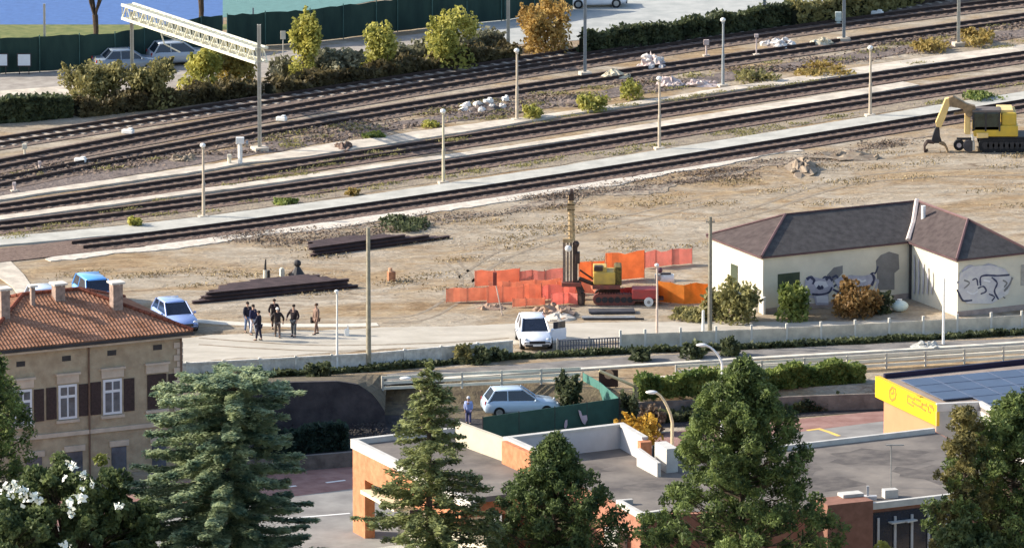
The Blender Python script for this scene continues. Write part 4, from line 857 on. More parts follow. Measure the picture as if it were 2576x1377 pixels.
# solar panels laid flat on the roof
pcol = mat('solar_glass', (.018, .03, .075), rough=.35, col2=(.03, .05, .11), scale=.6, spec=.8); pfr = mat('solar_frame', (.10, .13, .20), rough=.5, var=.1)
O = G(2238, 950, ZY+.05); ua = G(2700, 908, ZY+.05)-O; ua[2] = 0; ua /= np.linalg.norm(ua); ub = G(2480, 1060, ZY+.05)-O; ub = dirn
k = 0
for i in range(11):
    for j in range(8):
        a0 = i*1.68+.5; b0 = j*1.72+.3; P = [O+ua*(a0+dx)+ub*(b0+dy) for dx, dy in ((0, 0), (1.64, 0), (1.64, 1.68), (0, 1.68))]
        if PX(P[3])[0] > 2900 : continue
        cx, cy = PX((P[0]+P[2])/2)
        # keep inside the roof outline
        if cy > 1013+(cx-2462)*.56-10 and cx > 2452: continue
        if cx < 2462 and cy > 1000: continue
        z = ZY-.02
        o = MB().prism([tuple(p[:2]) for p in P], z-.04, z).build('solar_panel', pfr, yth, world=True)
        Q = [O+ua*(a0+dx)+ub*(b0+dy) for dx, dy in ((.05, .05), (1.59, .05), (1.59, 1.63), (.05, 1.63))]
        c = MB().prism([(p[0]-yth.location.x, p[1]-yth.location.y) for p in Q], z-yth.location.z+.003, z-yth.location.z+.012).build('glass', pcol, o)
# ================================================================== VEHICLES
def loft(secs, close=True):
    b = MB(); n = len(secs[0]); vs = [p for s in secs for p in s]; fs = []
    for i in range(len(secs)-1):
        for j in range(n): fs.append((i*n+j, i*n+(j+1) % n, (i+1)*n+(j+1) % n, (i+1)*n+j))
    fs += [tuple(range(n-1, -1, -1)), tuple(range((len(secs)-1)*n, len(secs)*n))]
    return b.add(vs, fs)
def carpaint(name, c):
    m = mat(name, c, rough=.28, var=.04, spec=.6); m.node_tree.nodes['Principled BSDF'].inputs['Coat Weight'].default_value = .6; return m
M_hl = mat('headlight_glass', (.55, .57, .58), rough=.15, var=.1, spec=.8); M_tl = mat('tail_light', (.35, .02, .02), rough=.3, var=.1)
def car(name, label, cat, p, heading, paint, style='suv', L=4.1, W=1.74, Hh=1.58, group=None, door=False):
    th = thing(name, label, cat, p, heading, group); w = W/2
    if style == 'suv':   # x, zb, zt
        st = [(-.5, .42, .72, .80), (-.49, .30, .95, .93), (-.40, .26, 1.02, .99), (-.1, .24, 1.0, 1), (.18, .24, .98, 1), (.27, .24, .96, .99), (.40, .26, .88, .96), (.47, .30, .74, .90), (.5, .42, .60, .80)]
        cab = [(-.47, .98, -.41), (.14, None, .0)]
        xr0, xr1, xb0, xb1 = -.42, .06, -.48, .22
    elif style == 'hatch':
        st = [(-.5, .42, .70, .80), (-.48, .28, .90, .93), (-.38, .24, .95, .99), (-.1, .22, .92, 1), (.15, .22, .90, 1), (.25, .22, .87, .99), (.40, .24, .78, .95), (.47, .28, .66, .88), (.5, .40, .55, .76)]
        xr0, xr1, xb0, xb1 = -.36, .02, -.46, .22
    else:
        st = [(-.5, .42, .70, .80), (-.47, .28, .92, .93), (-.35, .24, .96, .99), (-.1, .22, .92, 1), (.15, .22, .90, 1), (.25, .22, .88, .99), (.40, .24, .80, .95), (.47, .28, .66, .88), (.5, .40, .55, .76)]
        xr0, xr1, xb0, xb1 = -.24, .06, -.37, .25
    secs = []
    for fx, zb, zt, fw in st:
        x = fx*L; y = w*fw; secs.append([(x, -y*.9, zb), (x, -y, zb+.14), (x, -y, (zb+zt)/2), (x, -y*.97, zt-.07), (x, -y*.86, zt), (x, y*.86, zt), (x, y*.97, zt-.07), (x, y, (zb+zt)/2), (x, y, zb+.14), (x, y*.9, zb)])
    body = loft(secs).build('body', paint, th, smooth=True)
    zb = .9 if style == 'suv' else .84; zr = Hh
    # glasshouse
    def ring(f, z0): pass
    xa, xb, ya = xb0*L, xb1*L, w*.90; xc, xd, yc = xr0*L, xr1*L, w*.72
    g = MB(); g.add([(xa, -ya, zb), (xb, -ya, zb), (xb, ya, zb), (xa, ya, zb), (xc, -yc, zr-.05), (xd, -yc, zr-.05), (xd, yc, zr-.05), (xc, yc, zr-.05)], [(3, 2, 1, 0), (4, 5, 6, 7), (0, 1, 5, 4), (1, 2, 6, 5), (2, 3, 7, 6), (3, 0, 4, 7)])
    g.build('glasshouse', M_glass, th, bevel=.03)
    rf = loft([[(xc-.04, -yc*.8, zr-.06), (xc-.04, yc*.8, zr-.06), (xc-.04, yc*.7, zr-.02), (xc-.04, -yc*.7, zr-.02)], [(xc+.1, -yc-.02, zr-.07), (xc+.1, yc+.02, zr-.07), (xc+.1, yc*.85, zr), (xc+.1, -yc*.85, zr)],
               [(xd-.15, -yc-.02, zr-.07), (xd-.15, yc+.02, zr-.07), (xd-.15, yc*.85, zr-.005), (xd-.15, -yc*.85, zr-.005)], [(xd+.03, -yc*.85, zr-.09), (xd+.03, yc*.85, zr-.09), (xd+.03, yc*.75, zr-.05), (xd+.03, -yc*.75, zr-.05)]])
    rf.build('roof', paint, th, smooth=True)
    for s in (-1, 1):
        for (xl, xu) in ((xb, xd), (xa, xc)):
            MB().tube((xl, s*ya, zb), (xu, s*yc, zr-.05), .05, .04, 6).build('pillar', paint, th)
        xm = (xc+xd)/2-.1; MB().tube((xm, s*(ya+.005), zb), (xm, s*(yc+.005), zr-.06), .035, .03, 6).build('pillar', paint, th)
    for sx in (-.31, .31):
        for s in (-1, 1):
            x = sx*L; r = .31
            MB().tube((x, s*(w-.24), r), (x, s*(w+.012), r), r, n=18).build('tyre', M_black, th)
            MB().tube((x, s*(w-.02), r), (x, s*(w+.022), r), r*.6, n=12).build('rim', M_steel, th)
    for s in (-1, 1):
        MB().ball((L*.462, s*w*.70, .70 if style == 'suv' else .62), .13, 8, 6, (.7, 1.1, .8)).build('headlight', M_hl, th, smooth=True)
        MB().ball((-L*.485, s*w*.78, .80), .12, 8, 6, (.4, .8, 1.2)).build('tail_light', M_tl, th, smooth=True)
        MB().ball((xb-.25, s*(w+.10), zb+.08), .10, 8, 6, (.6, 1, .75)).build('mirror', paint, th, smooth=True)
    MB().box((L*.497, 0, .50), (.04, W*.5, .16)).build('grille', M_dark, th)
    MB().box((L*.49, 0, .32), (.08, W*.74, .12)).build('bumper', M_dark, th)
    MB().box((L*.515, 0, .36), (.02, .5, .11)).build('number_plate', M_white, th)
    if door:
        M = Matrix.Translation((xb-.25, w, 0)) @ Matrix.Rotation(R(-62), 4, 'Z')
        o = MB().box((-.5, .03, .62), (1.0, .06, .62), 0, M).build('open_door', paint, th)
        MB().box((-.55, .03, 1.13), (.8, .03, .38), 0, M).build('door_window', M_glass, o)
    return th
H = lambda a: R(a)
car('parked_car', 'white hatchback with its door open, halfway through the yard gateway', 'car', G(1342, 864), H(-84), carpaint('car_white', (.78, .80, .86)), 'hatch', 3.95, 1.78, 1.53, door=True)
car('parked_car', 'pale blue-white car behind the right edge of the tiled roof', 'car', G(440, 822), H(-70), carpaint('car_lilac', (.26, .36, .66)), 'hatch', 4.0, 1.74, 1.5)
car('parked_car', 'bright sky-blue car between the two white chimneys', 'car', G(241, 768), H(-72), carpaint('car_sky', (.10, .36, .82)), 'suv', 4.3, 1.8, 1.6)
car('parked_car', 'white car mostly hidden behind the left part of the tiled roof', 'car', G(112, 790), H(-75), carpaint('car_icewhite', (.62, .70, .85)), 'hatch', 4.0, 1.74, 1.5)
car('parked_car', 'white-blue station wagon seen from the side inside the green screen fence', 'car', G(1309, 1040, LOW), H(9), carpaint('car_iceblue', (.50, .62, .74)), 'hatch', 4.2, 1.74, 1.5)
car('parked_car', 'dark blue-grey car behind the olive bushes, left of the gantry post', 'car', G(318, 178), H(14), carpaint('car_slate', (.22, .27, .33)), 'sedan', 4.3, 1.75, 1.45, 'cars parked beyond the bushes')
car('parked_car', 'silver-grey car behind the bushes between the gantry posts', 'car', G(455, 160), H(16), carpaint('car_silver', (.42, .46, .50)), 'hatch', 4.3, 1.75, 1.5, 'cars parked beyond the bushes')
car('parked_car', 'white car in the pale car park, cut by the top edge', 'car', G(1497, 16), H(8), carpaint('car_whitefar', (.72, .74, .78)), 'hatch', 4.1, 1.75, 1.5)
# green screen fence around the parked wagon
gth = thing('screen_fence', 'green mesh screen fence with pale marks around the white-blue wagon', 'fence', G(1400, 1100, LOW))
M_gs = mat('green_screen', (.028, .085, .07), rough=.85, var=.15, scale=1.5); 
zt_ = LOW+1.45
gpts = [G(1214, 1048, zt_), G(1395, 1023, zt_), G(1556, 1000, zt_)]; rp = [G(1556, 1000, zt_), G(1508, 960, zt_), G(1466, 936, zt_)]
MB().ribbon([p[:2] for p in gpts], .02, -.02, LOW+.05, zt_).build('screen_panel', M_gs, gth, world=True)
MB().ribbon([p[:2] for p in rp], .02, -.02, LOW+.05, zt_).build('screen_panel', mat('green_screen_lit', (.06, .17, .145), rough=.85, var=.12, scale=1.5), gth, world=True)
for p in gpts+rp[1:]+[(gpts[0]+gpts[1])/2, (gpts[1]+gpts[2])/2]: MB().tube((p[0], p[1], LOW), (p[0], p[1], zt_+.05), .03, n=6).build('post', M_dark, gth, world=True)
nf = -np.array([-(gpts[2]-gpts[0])[1], (gpts[2]-gpts[0])[0], 0]); nf /= np.linalg.norm(nf); td = (gpts[2]-gpts[0]); td[2] = 0; td /= np.linalg.norm(td)
C6 = lambda l: [(885.5+.32663*x, 903.2+.32663*y) for x, y in l]
def mark(l):
    vs = []; 
    for x, y in C6(l): q = onplane(x, y, gpts[1], nf)+nf*.09; vs.append(tuple(q))
    n = len(vs); vs += [tuple(np.array(v)-nf*.01) for v in vs]
    MB().add(vs, [tuple(range(n)), tuple(range(2*n-1, n-1, -1))]+[(i, (i+1) % n, n+(i+1) % n, n+i) for i in range(n)]).build('pale_mark', mat('pale_spray', (.45, .42, .48), var=.1), gth, world=True)
mark([(1735, 385), (1755, 395), (1765, 430), (1800, 425), (1805, 460), (1785, 500), (1765, 480), (1745, 430)]); mark([(1635, 465), (1650, 460), (1650, 500), (1640, 530), (1625, 520), (1628, 490)])
bush('round dark green bush inside the green screen fence, right of the wagon', 1428, 1040, .85, 2.0, L_dk2, 900, z=LOW, group='bushes by the street')
bush('golden-leaved bush behind the curved cream street lamp', 1612, 1168, 1.7, 2.6, L_go, 1900, z=LOW, size=.12, group='bushes by the street')
bush('small dark bush between the green screen fence and the long hedge', 1582, 1065, .5, 1.6, L_dk2, 500, z=LOW, group='bushes by the street')
bush('thin brown shrub above the golden bush', 1640, 1090, .8, 1.5, leafmat('leaf_brown', (.10, .07, .05), (.22, .16, .11)), 500, z=LOW, group='bushes by the street')
# street lamps with curved arms
def streetlamp(label, xb, yb, top, head, m, r=.08):
    p = G(xb, yb, LOW); z1 = ZAT(p, top[1]); th = thing('street_lamp', label, 'street lamp', p, group='curved street lamps'); zz = z1-LOW
    kx = (head[0]-top[0])/46.0; zh = zz+(top[1]-head[1])/46.0
    pts = [(0, 0, 0), (0, 0, zz*.6), (0, 0, zz)]; 
    for t in (.2, .4, .6, .8, 1): pts.append((kx*t**1.3, 0, zz+(zh-zz)*(1-(1-t)**1.5)))
    MB().path(pts, [r*1.3, r, r*.9]+[r*.8]*5, 8).build('pole', m, th)
    hx_ = pts[-1]; s = -1 if kx < 0 else 1
    MB().ball((hx_[0]+s*.22, 0, hx_[2]+.02), .2, 10, 6, (1.6, .8, .5)).build('lamp_head', M_white, th, smooth=True); return th
streetlamp('white curved street lamp in front of the board fence, head near the dark pole', 1815, 1115, (1812, 915), (1772, 868), M_white, .075)
streetlamp('warm yellow curved street lamp rising behind the white stair wall', 1690, 1250, (1690, 1062), (1650, 988), mat('warm_lamp_paint', (.72, .58, .36), var=.05), .09)
streetlamp('cream street lamp head peeking out behind the slim conifer', 1062, 1190, (1052, 990), (1022, 952), mat('warm_lamp_paint', (0, 0, 0)), .07)
th = thing('barrier_arm', 'slanted yellow-cream beam above the green screen fence', 'barrier', G(1597, 1040, LOW)); p = G(1597, 1040, LOW); z1 = ZAT(p, 972)-LOW
MB().tube((0, 0, 0), (0, 0, z1), .06).build('post', M_dark, th); MB().tube((-1.95, 0, z1+.9), (.05, 0, z1), .09, .08).build('beam', mat('warm_yellow', (.75, .62, .35), var=.05), th)
th = thing('sign_board', 'dark brown board with an orange disc behind the slanted beam', 'sign', G(1530, 975)); MB().box((0, 0, .55), (1.05, .08, .95)).build('board', mat('brown_board', (.07, .035, .025), var=.2), th)
MB().tube((.02, -.06, .78), (.02, -.045, .78), .26, n=14).build('disc', mat('orange_disc', (.72, .42, .24), var=.1), th)
for s in (-1, 1): MB().tube((s*.4, .06, 0), (s*.4, .06, 1.0), .03).build('leg', M_dark, th)
# ================================================================== PEOPLE
def skinobj(name, verts, edges, radii, m, parent, root=0, sub=1):
    me = bpy.data.meshes.new(name); me.from_pydata([tuple(v) for v in verts], edges, []); o = bpy.data.objects.new(name, me); COL.objects.link(o); o.parent = parent
    md = o.modifiers.new('Skin', 'SKIN'); md.use_smooth_shade = True
    sv = me.skin_vertices[0].data
    for i, r in enumerate(radii): sv[i].radius = (r if not hasattr(r, '__len__') else r[0], r if not hasattr(r, '__len__') else r[1]); sv[i].use_root = (i == root)
    s = o.modifiers.new('Subsurf', 'SUBSURF'); s.levels = sub; s.render_levels = sub
    me.materials.append(m); return o
M_skin = mat('skin', (.42, .26, .19), rough=.6, var=.05)
def person(label, x, y, face, top, legs, hair=(.03, .02, .015), hgt=1.74, arms=((.25, -.1), (.25, -.1)), lean=0.0, stride=.12, cap=None, bag=None, coat=False, z=0, shoes=(.02, .02, .02)):
    th = thing('person', label, 'person', G(x, y, z), R(face)+math.pi/2, 'people standing in the yard'); k = hgt/1.74
    # local: facing -Y
    pel = Vector((0, 0, .93)); ch = Vector((0, -lean*.35, 1.28)); nk = Vector((0, -lean*.6, 1.50)); hd = Vector((0, -lean*.75-.02, 1.60)); ht = Vector((0, -lean*.75-.01, 1.70))
    V = [pel, ch, nk, hd, ht]; E = [(0, 1), (1, 2), (2, 3), (3, 4)]; Rr = [(.15, .11), (.17, .11), .055, (.078, .092), .06]
    arm = {}
    for s in (-1, 1):
        sh = Vector((s*.19, -lean*.5, 1.42)); fw, sp = arms[0 if s < 0 else 1]
        el = sh+Vector((s*(.07+sp*.3), .02-fw*.1, -.28)); wr = el+Vector((-s*.05*fw*2, -fw*.9*.26, -.25*(1-fw*.6))); ha = wr+(wr-el).normalized()*.09
        i = len(V); V += [sh, el, wr, ha]; E += [(1, i), (i, i+1), (i+1, i+2), (i+2, i+3)]; Rr += [.062, .045, .032, .035]; arm[s] = (sh, el, wr)
        d_ = (ha-wr).normalized()
        for q in range(4):
            f = ha+d_*(.05+.012*(q in (1, 2)))+Vector((s*(q-1.5)*.02, 0, 0)); f2 = f+d_*.03+Vector((0, -.015, -.01)); j = len(V); V += [f, f2]; E += [(i+3, j), (j, j+1)]; Rr += [.009, .008]
        tb = wr+d_*.05+Vector((-s*.035, -.02, 0)); j = len(V); V += [tb]; E += [(i+2, j)]; Rr += [.010]
        hip = Vector((s*.09, 0, .86)); kn = Vector((s*.10, -stride*s*.5-.02, .48)); an = Vector((s*.11, -stride*s, .09)); to = an+Vector((s*.02, -.16, -.05))
        i = len(V); V += [hip, kn, an, to]; E += [(0, i), (i, i+1), (i+1, i+2), (i+2, i+3)]; Rr += [.085, .055, .04, .035]
        arm[(s, 'l')] = (hip, kn, an, to)
    body = skinobj('body', [v*k for v in V], E, Rr, M_skin, th)
    # face
    hc = (hd+ht)/2*k
    for s in (-1, 1):
        MB().ball((hc.x+s*.03, hc.y-.085, hc.z+.0), .011, 6, 4).build('eye', M_dark, th); MB().ball((hc.x+s*.082, hc.y+.0, hc.z-.01), .022, 6, 4, (.4, .8, 1.2)).build('ear', M_skin, th)
    MB().ball((hc.x, hc.y-.095, hc.z-.03), .017, 6, 4, (.7, 1, 1.3)).build('nose', M_skin, th)
    cm = mat('hair_%d%d%d' % tuple(int(c*100) for c in (cap or hair)), cap or hair, var=.2)
    MB().ball((hc.x, hc.y+.018, hc.z+.045), .105, 10, 8, (.92, 1.02, .85)).build('cap' if cap else 'hair', cm, th, smooth=True)
    # jacket
    mt = mat('cloth_t%d_%d_%d' % tuple(int(c*200) for c in top), top, rough=.9, var=.2, scale=4); ml = mat('cloth_l%d_%d_%d' % tuple(int(c*200) for c in legs), legs, rough=.9, var=.15, scale=4)
    hemz = .62 if coat else .86
    V2 = [Vector((0, .0, hemz)), pel+Vector((0, 0, .05)), ch, Vector((0, -lean*.55, 1.45))]; E2 = [(0, 1), (1, 2), (2, 3)]; R2 = [(.19, .15), (.185, .14), (.205, .145), (.10, .09)]
    for s in (-1, 1):
        sh, el, wr = arm[s]; i = len(V2); V2 += [sh, el, wr-(wr-el)*.12]; E2 += [(2, i), (i, i+1), (i+1, i+2)]; R2 += [.085, .068, .055]
    skinobj('jacket', [v*k for v in V2], E2, R2, mt, th)
    V3 = [Vector((0, 0, .90))]; E3 = []; R3 = [(.17, .13)]
    for s in (-1, 1):
        hip, kn, an, to = arm[(s, 'l')]; i = len(V3); V3 += [hip, kn, an+Vector((0, 0, .03))]; E3 += [(0, i), (i, i+1), (i+1, i+2)]; R3 += [.105, .078, .062]
    skinobj('trousers', [v*k for v in V3], E3, R3, ml, th)
    for s in (-1, 1):
        hip, kn, an, to = arm[(s, 'l')]; MB().ball((an.x*k, (an.y-.06)*k, .045), .06, 8, 6, (.85, 2.2, .75)).build('shoe', mat('shoe_dark', shoes), th, smooth=True)
    if bag:
        MB().box((arm[-1][2].x*k-.05, arm[-1][2].y*k+.02, .78), (.16, .30, .34)).build('bag', mat('bag_%d' % int(bag[0]*100), bag), th, bevel=.03)
    return th
person('person in dark jacket and blue jeans at the far left of the group', 623, 836, -60, (.018, .018, .03), (.12, .17, .28), arms=((.5, 0), (.3, 0)))
person('person in navy top and pale trousers, between the jeans wearer and the front figure', 637, 842, -40, (.02, .022, .06), (.50, .52, .60), arms=((.3, 0), (.6, 0)), hgt=1.72)
person('person all in dark clothes standing nearest the fence, front of the left trio', 651, 856, 160, (.014, .014, .028), (.02, .02, .04), arms=((.2, .1), (.7, .3)), hgt=1.68)
person('person in black behind the one with the pale cap', 690, 828, -90, (.02, .013, .015), (.04, .035, .035), arms=((.5, .15), (.6, .1)), hgt=1.72)
person('person with pale cap and dark brown jacket, legs apart, seen from behind', 698, 848, 95, (.028, .02, .02), (.11, .085, .075), cap=(.72, .68, .62), arms=((.2, .35), (.2, .3)), lean=.12, stride=.22, hgt=1.66)
person('person in bulky black jacket and slim grey trousers, second from the right', 739, 846, -120, (.018, .012, .016), (.08, .09, .10), arms=((.9, .3), (.4, .2)), stride=.05, hgt=1.82, coat=True)
person('person in brown and white with a black bag, rightmost of the group', 796, 840, -150, (.20, .13, .10), (.20, .13, .10), hair=(.08, .04, .02), arms=((.3, 0), (.3, 0)), stride=.16, hgt=1.74, bag=(.015, .012, .012))
t_ = person('person in light blue clothing standing left of the parked white-blue wagon', 1178, 1066, -90, (.35, .42, .70), (.10, .10, .2), cap=(.6, .62, .68), z=LOW, hgt=1.5); t_['group'] = 'people by the street'
# ================================================================== YARD OBJECTS
M_beam = mat('rust_beam', (.045, .028, .028), rough=.8, col2=(.085, .055, .053), scale=1.5)
def beams(label, px0, px1, nrow, nlay, group, w=.3, h=.16, jit=.8, trim=None):
    a = G(*px0); c = G(*px1); L = np.linalg.norm(c-a); t = (c-a)/L; n = np.array([-t[1], t[0], 0]); 
    for l in range(nlay):
        for r in range(nrow-l):
            f0 = trim(r, l)[0] if trim else 0; f1 = trim(r, l)[1] if trim else 1
            s0 = L*f0+random.random()*jit; s1 = L*f1-random.random()*jit; cc = a+t*(s0+s1)/2+n*(r+.5*l)*(w+.03)+np.array([0, 0, l*(h+.012)])
            th = setp(bpy.data.objects.new('sheet_pile', None), label, 'sheet pile', group); COL.objects.link(th); th.location = cc; th.rotation_euler = (0, 0, math.atan2(t[1], t[0])+random.gauss(0, .002))
            b = MB(); Lb = s1-s0; b.box((0, 0, .012), (Lb, w, .024)); b.box((0, 0, h-.012), (Lb, w, .024)); b.build('flange', M_beam, th); MB().box((0, 0, h/2), (Lb, .03, h-.05)).build('web', M_beam, th)
beams('rusty sheet pile in the long low stack in front, left of the tall pole', (478, 764), (905, 722), 9, 3, 'sheet piles stacked nearer the people', trim=lambda r, l: (.0+.03*r+.05*l+(.12 if r > 5 else 0), 1-.018*r-.02*l))
beams('rusty sheet pile in the farther stack, behind the top of the tall pole', (778, 646), (1132, 598), 7, 3, 'sheet piles stacked farther back', trim=lambda r, l: (.0+.02*r, 1-.06*r-.12*l))
def pb(x, y, z0, z1, w, d, name, m, parent, rz=.3, bevel=0):
    q = G(x, y); return MB().box((q[0], q[1], (z0+z1)/2), (w, d, z1-z0), rz).build(name, m, parent, world=True, bevel=bevel)
th = thing('drilling_tool', 'dark auger tool lying behind the front beam stack', 'drill part', G(748, 697)); q = G(748, 697)
MB().tube((q[0], q[1], 0), (q[0], q[1], .65), .55, .12, 10).build('base', M_dark, th, world=True); MB().ball((q[0], q[1], .82), .22, 8, 6).build('head', M_dark, th, world=True); MB().tube((q[0]-.5, q[1], .12), (q[0]-.1, q[1], .5), .1).build('strut', M_bal, th, world=True)
th = thing('marker_block', 'cream upright block beside the dark auger tool', 'block', G(709, 698)); MB().box((0, 0, .27), (.24, .3, .52), .3).box((0, 0, .56), (.14, .2, .06), .3).build('block', M_cream, th, bevel=.02)
th = thing('marker_post', 'dark and cream post standing behind the front beam stack', 'post', G(667, 704)); MB().tube((0, 0, 0), (0, 0, .6), .13, .11).build('sleeve', M_cream, th); MB().tube((.0, 0, .6), (.03, 0, 1.2), .08, .04).build('rod', M_dark, th); MB().box((.2, .05, .28), (.14, .2, .56)).build('block', M_dark, th)
th = thing('waste_bin', 'rusty orange-brown bin with a knob, alone in the middle of the yard', 'bin', G(984, 706)); MB().box((0, 0, .28), (.42, .4, .56), .3).build('drum', mat('rust_orange', (.36, .17, .09), var=.3, scale=3), th, bevel=.03); MB().tube((-.05, 0, .56), (-.05, 0, .78), .13, .1).build('knob', mat('knob_tan', (.55, .33, .2)), th)
th = thing('jerrycan', 'small white can on the packed ground between the slim lamp and the tall pole', 'can', G(872, 844)); MB().box((0, 0, .2), (.26, .2, .4), .3).build('tank', M_white, th, bevel=.04); MB().tube((.06, 0, .4), (.06, 0, .62), .04).build('spout', M_white, th)
th = thing('water_tank', 'round white tank lying at the inner corner of the graffitied building', 'tank', G(2262, 783)); MB().ball((0, 0, .33), .42, 14, 10, (1.2, .9, .78)).build('tank', mat('milky_tank', (.62, .70, .64), rough=.5, var=.05), th, smooth=True); MB().tube((0, 0, .62), (0, 0, .72), .14).build('lid', M_white, th)
# drilling rig ------------------------------------------------------
M_rt = mat('rig_tan', (.45, .34, .19), rough=.6, col2=(.28, .19, .10), scale=2.5); M_rd = mat('rig_dark', (.055, .035, .028), rough=.6, var=.4, scale=4); M_ry = mat('rig_yellow', (.68, .45, .09), rough=.5, col2=(.50, .33, .09), scale=2); M_rr = mat('rig_red', (.26, .075, .055), rough=.8, col2=(.16, .07, .055), scale=3)
q = G(1455, 766); rg = thing('drilling_rig', 'tall yellow and brown piling rig with raised mast amid orange netting', 'drilling rig', q)
def rx(x): return (x-1455)/44.6
def rzz(y): return (766-y)/43.6
def rbox(x0, x1, y0, y1, d0, d1, name, m, bevel=0, tilt=0):
    M = Matrix.Rotation(0, 4, 'Z'); return MB().box(((rx(x0)+rx(x1))/2, (d0+d1)/2, (rzz(y0)+rzz(y1))/2), (abs(rx(x1)-rx(x0)), d1-d0, abs(rzz(y0)-rzz(y1)))).build(name, m, rg, bevel=bevel)
b = MB(); top = (rx(1435), .0, rzz(490)); bot = (rx(1438), 0, rzz(604))
b.tube(top, bot, .15, .19, 6); b.box(((top[0]), -.1, rzz(520)), (.42, .1, .5)); 
for k in range(8): b.box((rx(1436), -.0, rzz(500+k*13)), (.42, .30, .05))
b.build('upper_mast', M_rt, rg)
b = MB(); b.tube((rx(1433), 0, rzz(483)), (rx(1441), 0, rzz(483)), .22, n=10); b.box((rx(1436), 0, rzz(494)), (.3, .34, .35)); b.build('crown_sheave', M_rd, rg)
for x0, x1, m in ((1415, 1422, M_rt), (1425, 1430, M_steel), (1433, 1438, M_steel)): rbox(x0, x1, 602, 712, -.1, .08, 'guide_tube', mat('rig_greybrown', (.20, .15, .12), var=.3, scale=4))
rbox(1440, 1452, 610, 715, -.22, .1, 'lower_mast', M_rd, .02); rbox(1446, 1458, 632, 660, -.3, .15, 'rotary_drive', M_rd, .03); rbox(1415, 1440, 598, 608, -.2, .15, 'mast_clamp', M_rt, .02)
MB().ball((rx(1429), -.25, rzz(622)), .2, 8, 6, (1, .5, 1)).build('winch_cover', M_white, rg, smooth=True); MB().ball((rx(1448), -.1, rzz(612)), .2, 8, 6).build('pulley', M_rd, rg)
rbox(1412, 1462, 708, 718, -.3, .2, 'mast_foot', M_rr, .02)
MB().path([(rx(1450), 0, rzz(706)), (rx(1462), -.1, rzz(735)), (rx(1462), -.1, .05)], [.16, .22, .2], 8).build('support_leg', M_rd, rg)
b = MB(); b.tube((rx(1456), .1, rzz(700)), (rx(1492), .3, rzz(716)), .12, n=8); b.tube((rx(1458), .2, rzz(680)), (rx(1495), .3, rzz(706)), .06, n=6); b.build('boom_linkage', M_rd, rg)
rbox(1492, 1548, 684, 716, .0, 1.4, 'machine_body', M_ry, .08); rbox(1492, 1526, 672, 686, .1, 1.2, 'control_panel', M_ry, .05)
MB().box((rx(1505), .3, rzz(676)), (.5, .5, .28)).build('operator_seat', M_rd, rg, bevel=.05)
rbox(1545, 1564, 672, 720, .1, 1.5, 'engine_grille', mat('grille_olive', (.20, .14, .03), rough=.6, col2=(.05, .035, .01), scale=8), .1)
rbox(1490, 1560, 716, 726, -.1, 1.6, 'chassis', M_rr, .02)
def track(parent, xa, xb_, d0, zc, r, m, name='crawler_track'):
    prof = []; 
    for i in range(9): a = math.pi/2+math.pi*i/8; prof.append((xa+r*math.cos(a), zc+r*math.sin(a)))
    for i in range(9): a = -math.pi/2+math.pi*i/8; prof.append((xb_+r*math.cos(a), zc+r*math.sin(a)))
    o = MB().side(prof, d0, d0+.42).build(name, m, parent)
    l = o.data; b = MB(); n = max(4, int((xb_-xa)/.32))
    for i in range(n+1):
        x = xa+(xb_-xa)*i/n; w_ = MB().tube((x, d0-.03, zc), (x, d0+.45, zc), r*.55, n=10).build('road_wheel', M_dark, o)
    b = MB()
    for i in range(int((xb_-xa)/.16)+1):
        x = xa+i*.16; b.box((x, d0+.21, zc+r+.015), (.07, .44, .04)); b.box((x, d0+.21, zc-r+.0), (.07, .44, .04))
    b.build('grouser', m, o)
track(rg, rx(1505), rx(1585), -.2, .33, .31, M_rr); track(rg, rx(1510), rx(1590), 1.2, .33, .31, M_rd)
# site trailer and tank right of the rig
tr = thing('site_trailer', 'small red trailer with a white wheel and white drum, right of the rig', 'trailer', G(1640, 768)); 
MB().box((-.4, .4, .68), (1.5, 1.1, .55)).build('trailer_box', mat('trailer_red', (.50, .07, .06), rough=.6, col2=(.38, .08, .07), scale=3), tr, bevel=.04)
MB().box((-.3, .4, .36), (1.9, .9, .08)).build('chassis', M_dark, tr)
MB().tube((-.2, -.28, .26), (-.2, -.14, .26), .26, n=16).build('wheel', M_white, tr); MB().tube((-.2, -.30, .26), (-.2, -.27, .26), .1, n=10).build('hub', M_steel, tr); MB().tube((-.2, .95, .26), (-.2, 1.08, .26), .26, n=16).build('wheel', M_black, tr)
MB().tube((-1.2, .4, .36), (-2.0, .4, .3), .05).build('drawbar', M_dark, tr)
tk = thing('drum', 'white drum with dark strap standing behind the red trailer', 'drum', G(1678, 742)); MB().tube((-.38, 0, .95), (.38, 0, .95), .30, n=14).build('tank', M_white, tk, bevel=.02); MB().box((0, 0, .33), (.7, .4, .62)).build('stand', mat('stand_pink', (.62, .30, .24)), tk); MB().box((-.1, 0, 1.27), (.6, .3, .06)).build('strap', M_dark, tk)
cm = thing('pump', 'small grey and purple pump on a stalk, left of the white drum', 'pump', G(1656, 744)); MB().tube((0, 0, 0), (0, 0, .9), .08).build('stand', M_dark, cm); MB().box((-.05, 0, 1.1), (.34, .3, .36)).build('casing', M_steel, cm, bevel=.05); MB().ball((.05, 0, 1.5), .18, 8, 6).build('motor', mat('pump_plum', (.12, .06, .09)), cm)
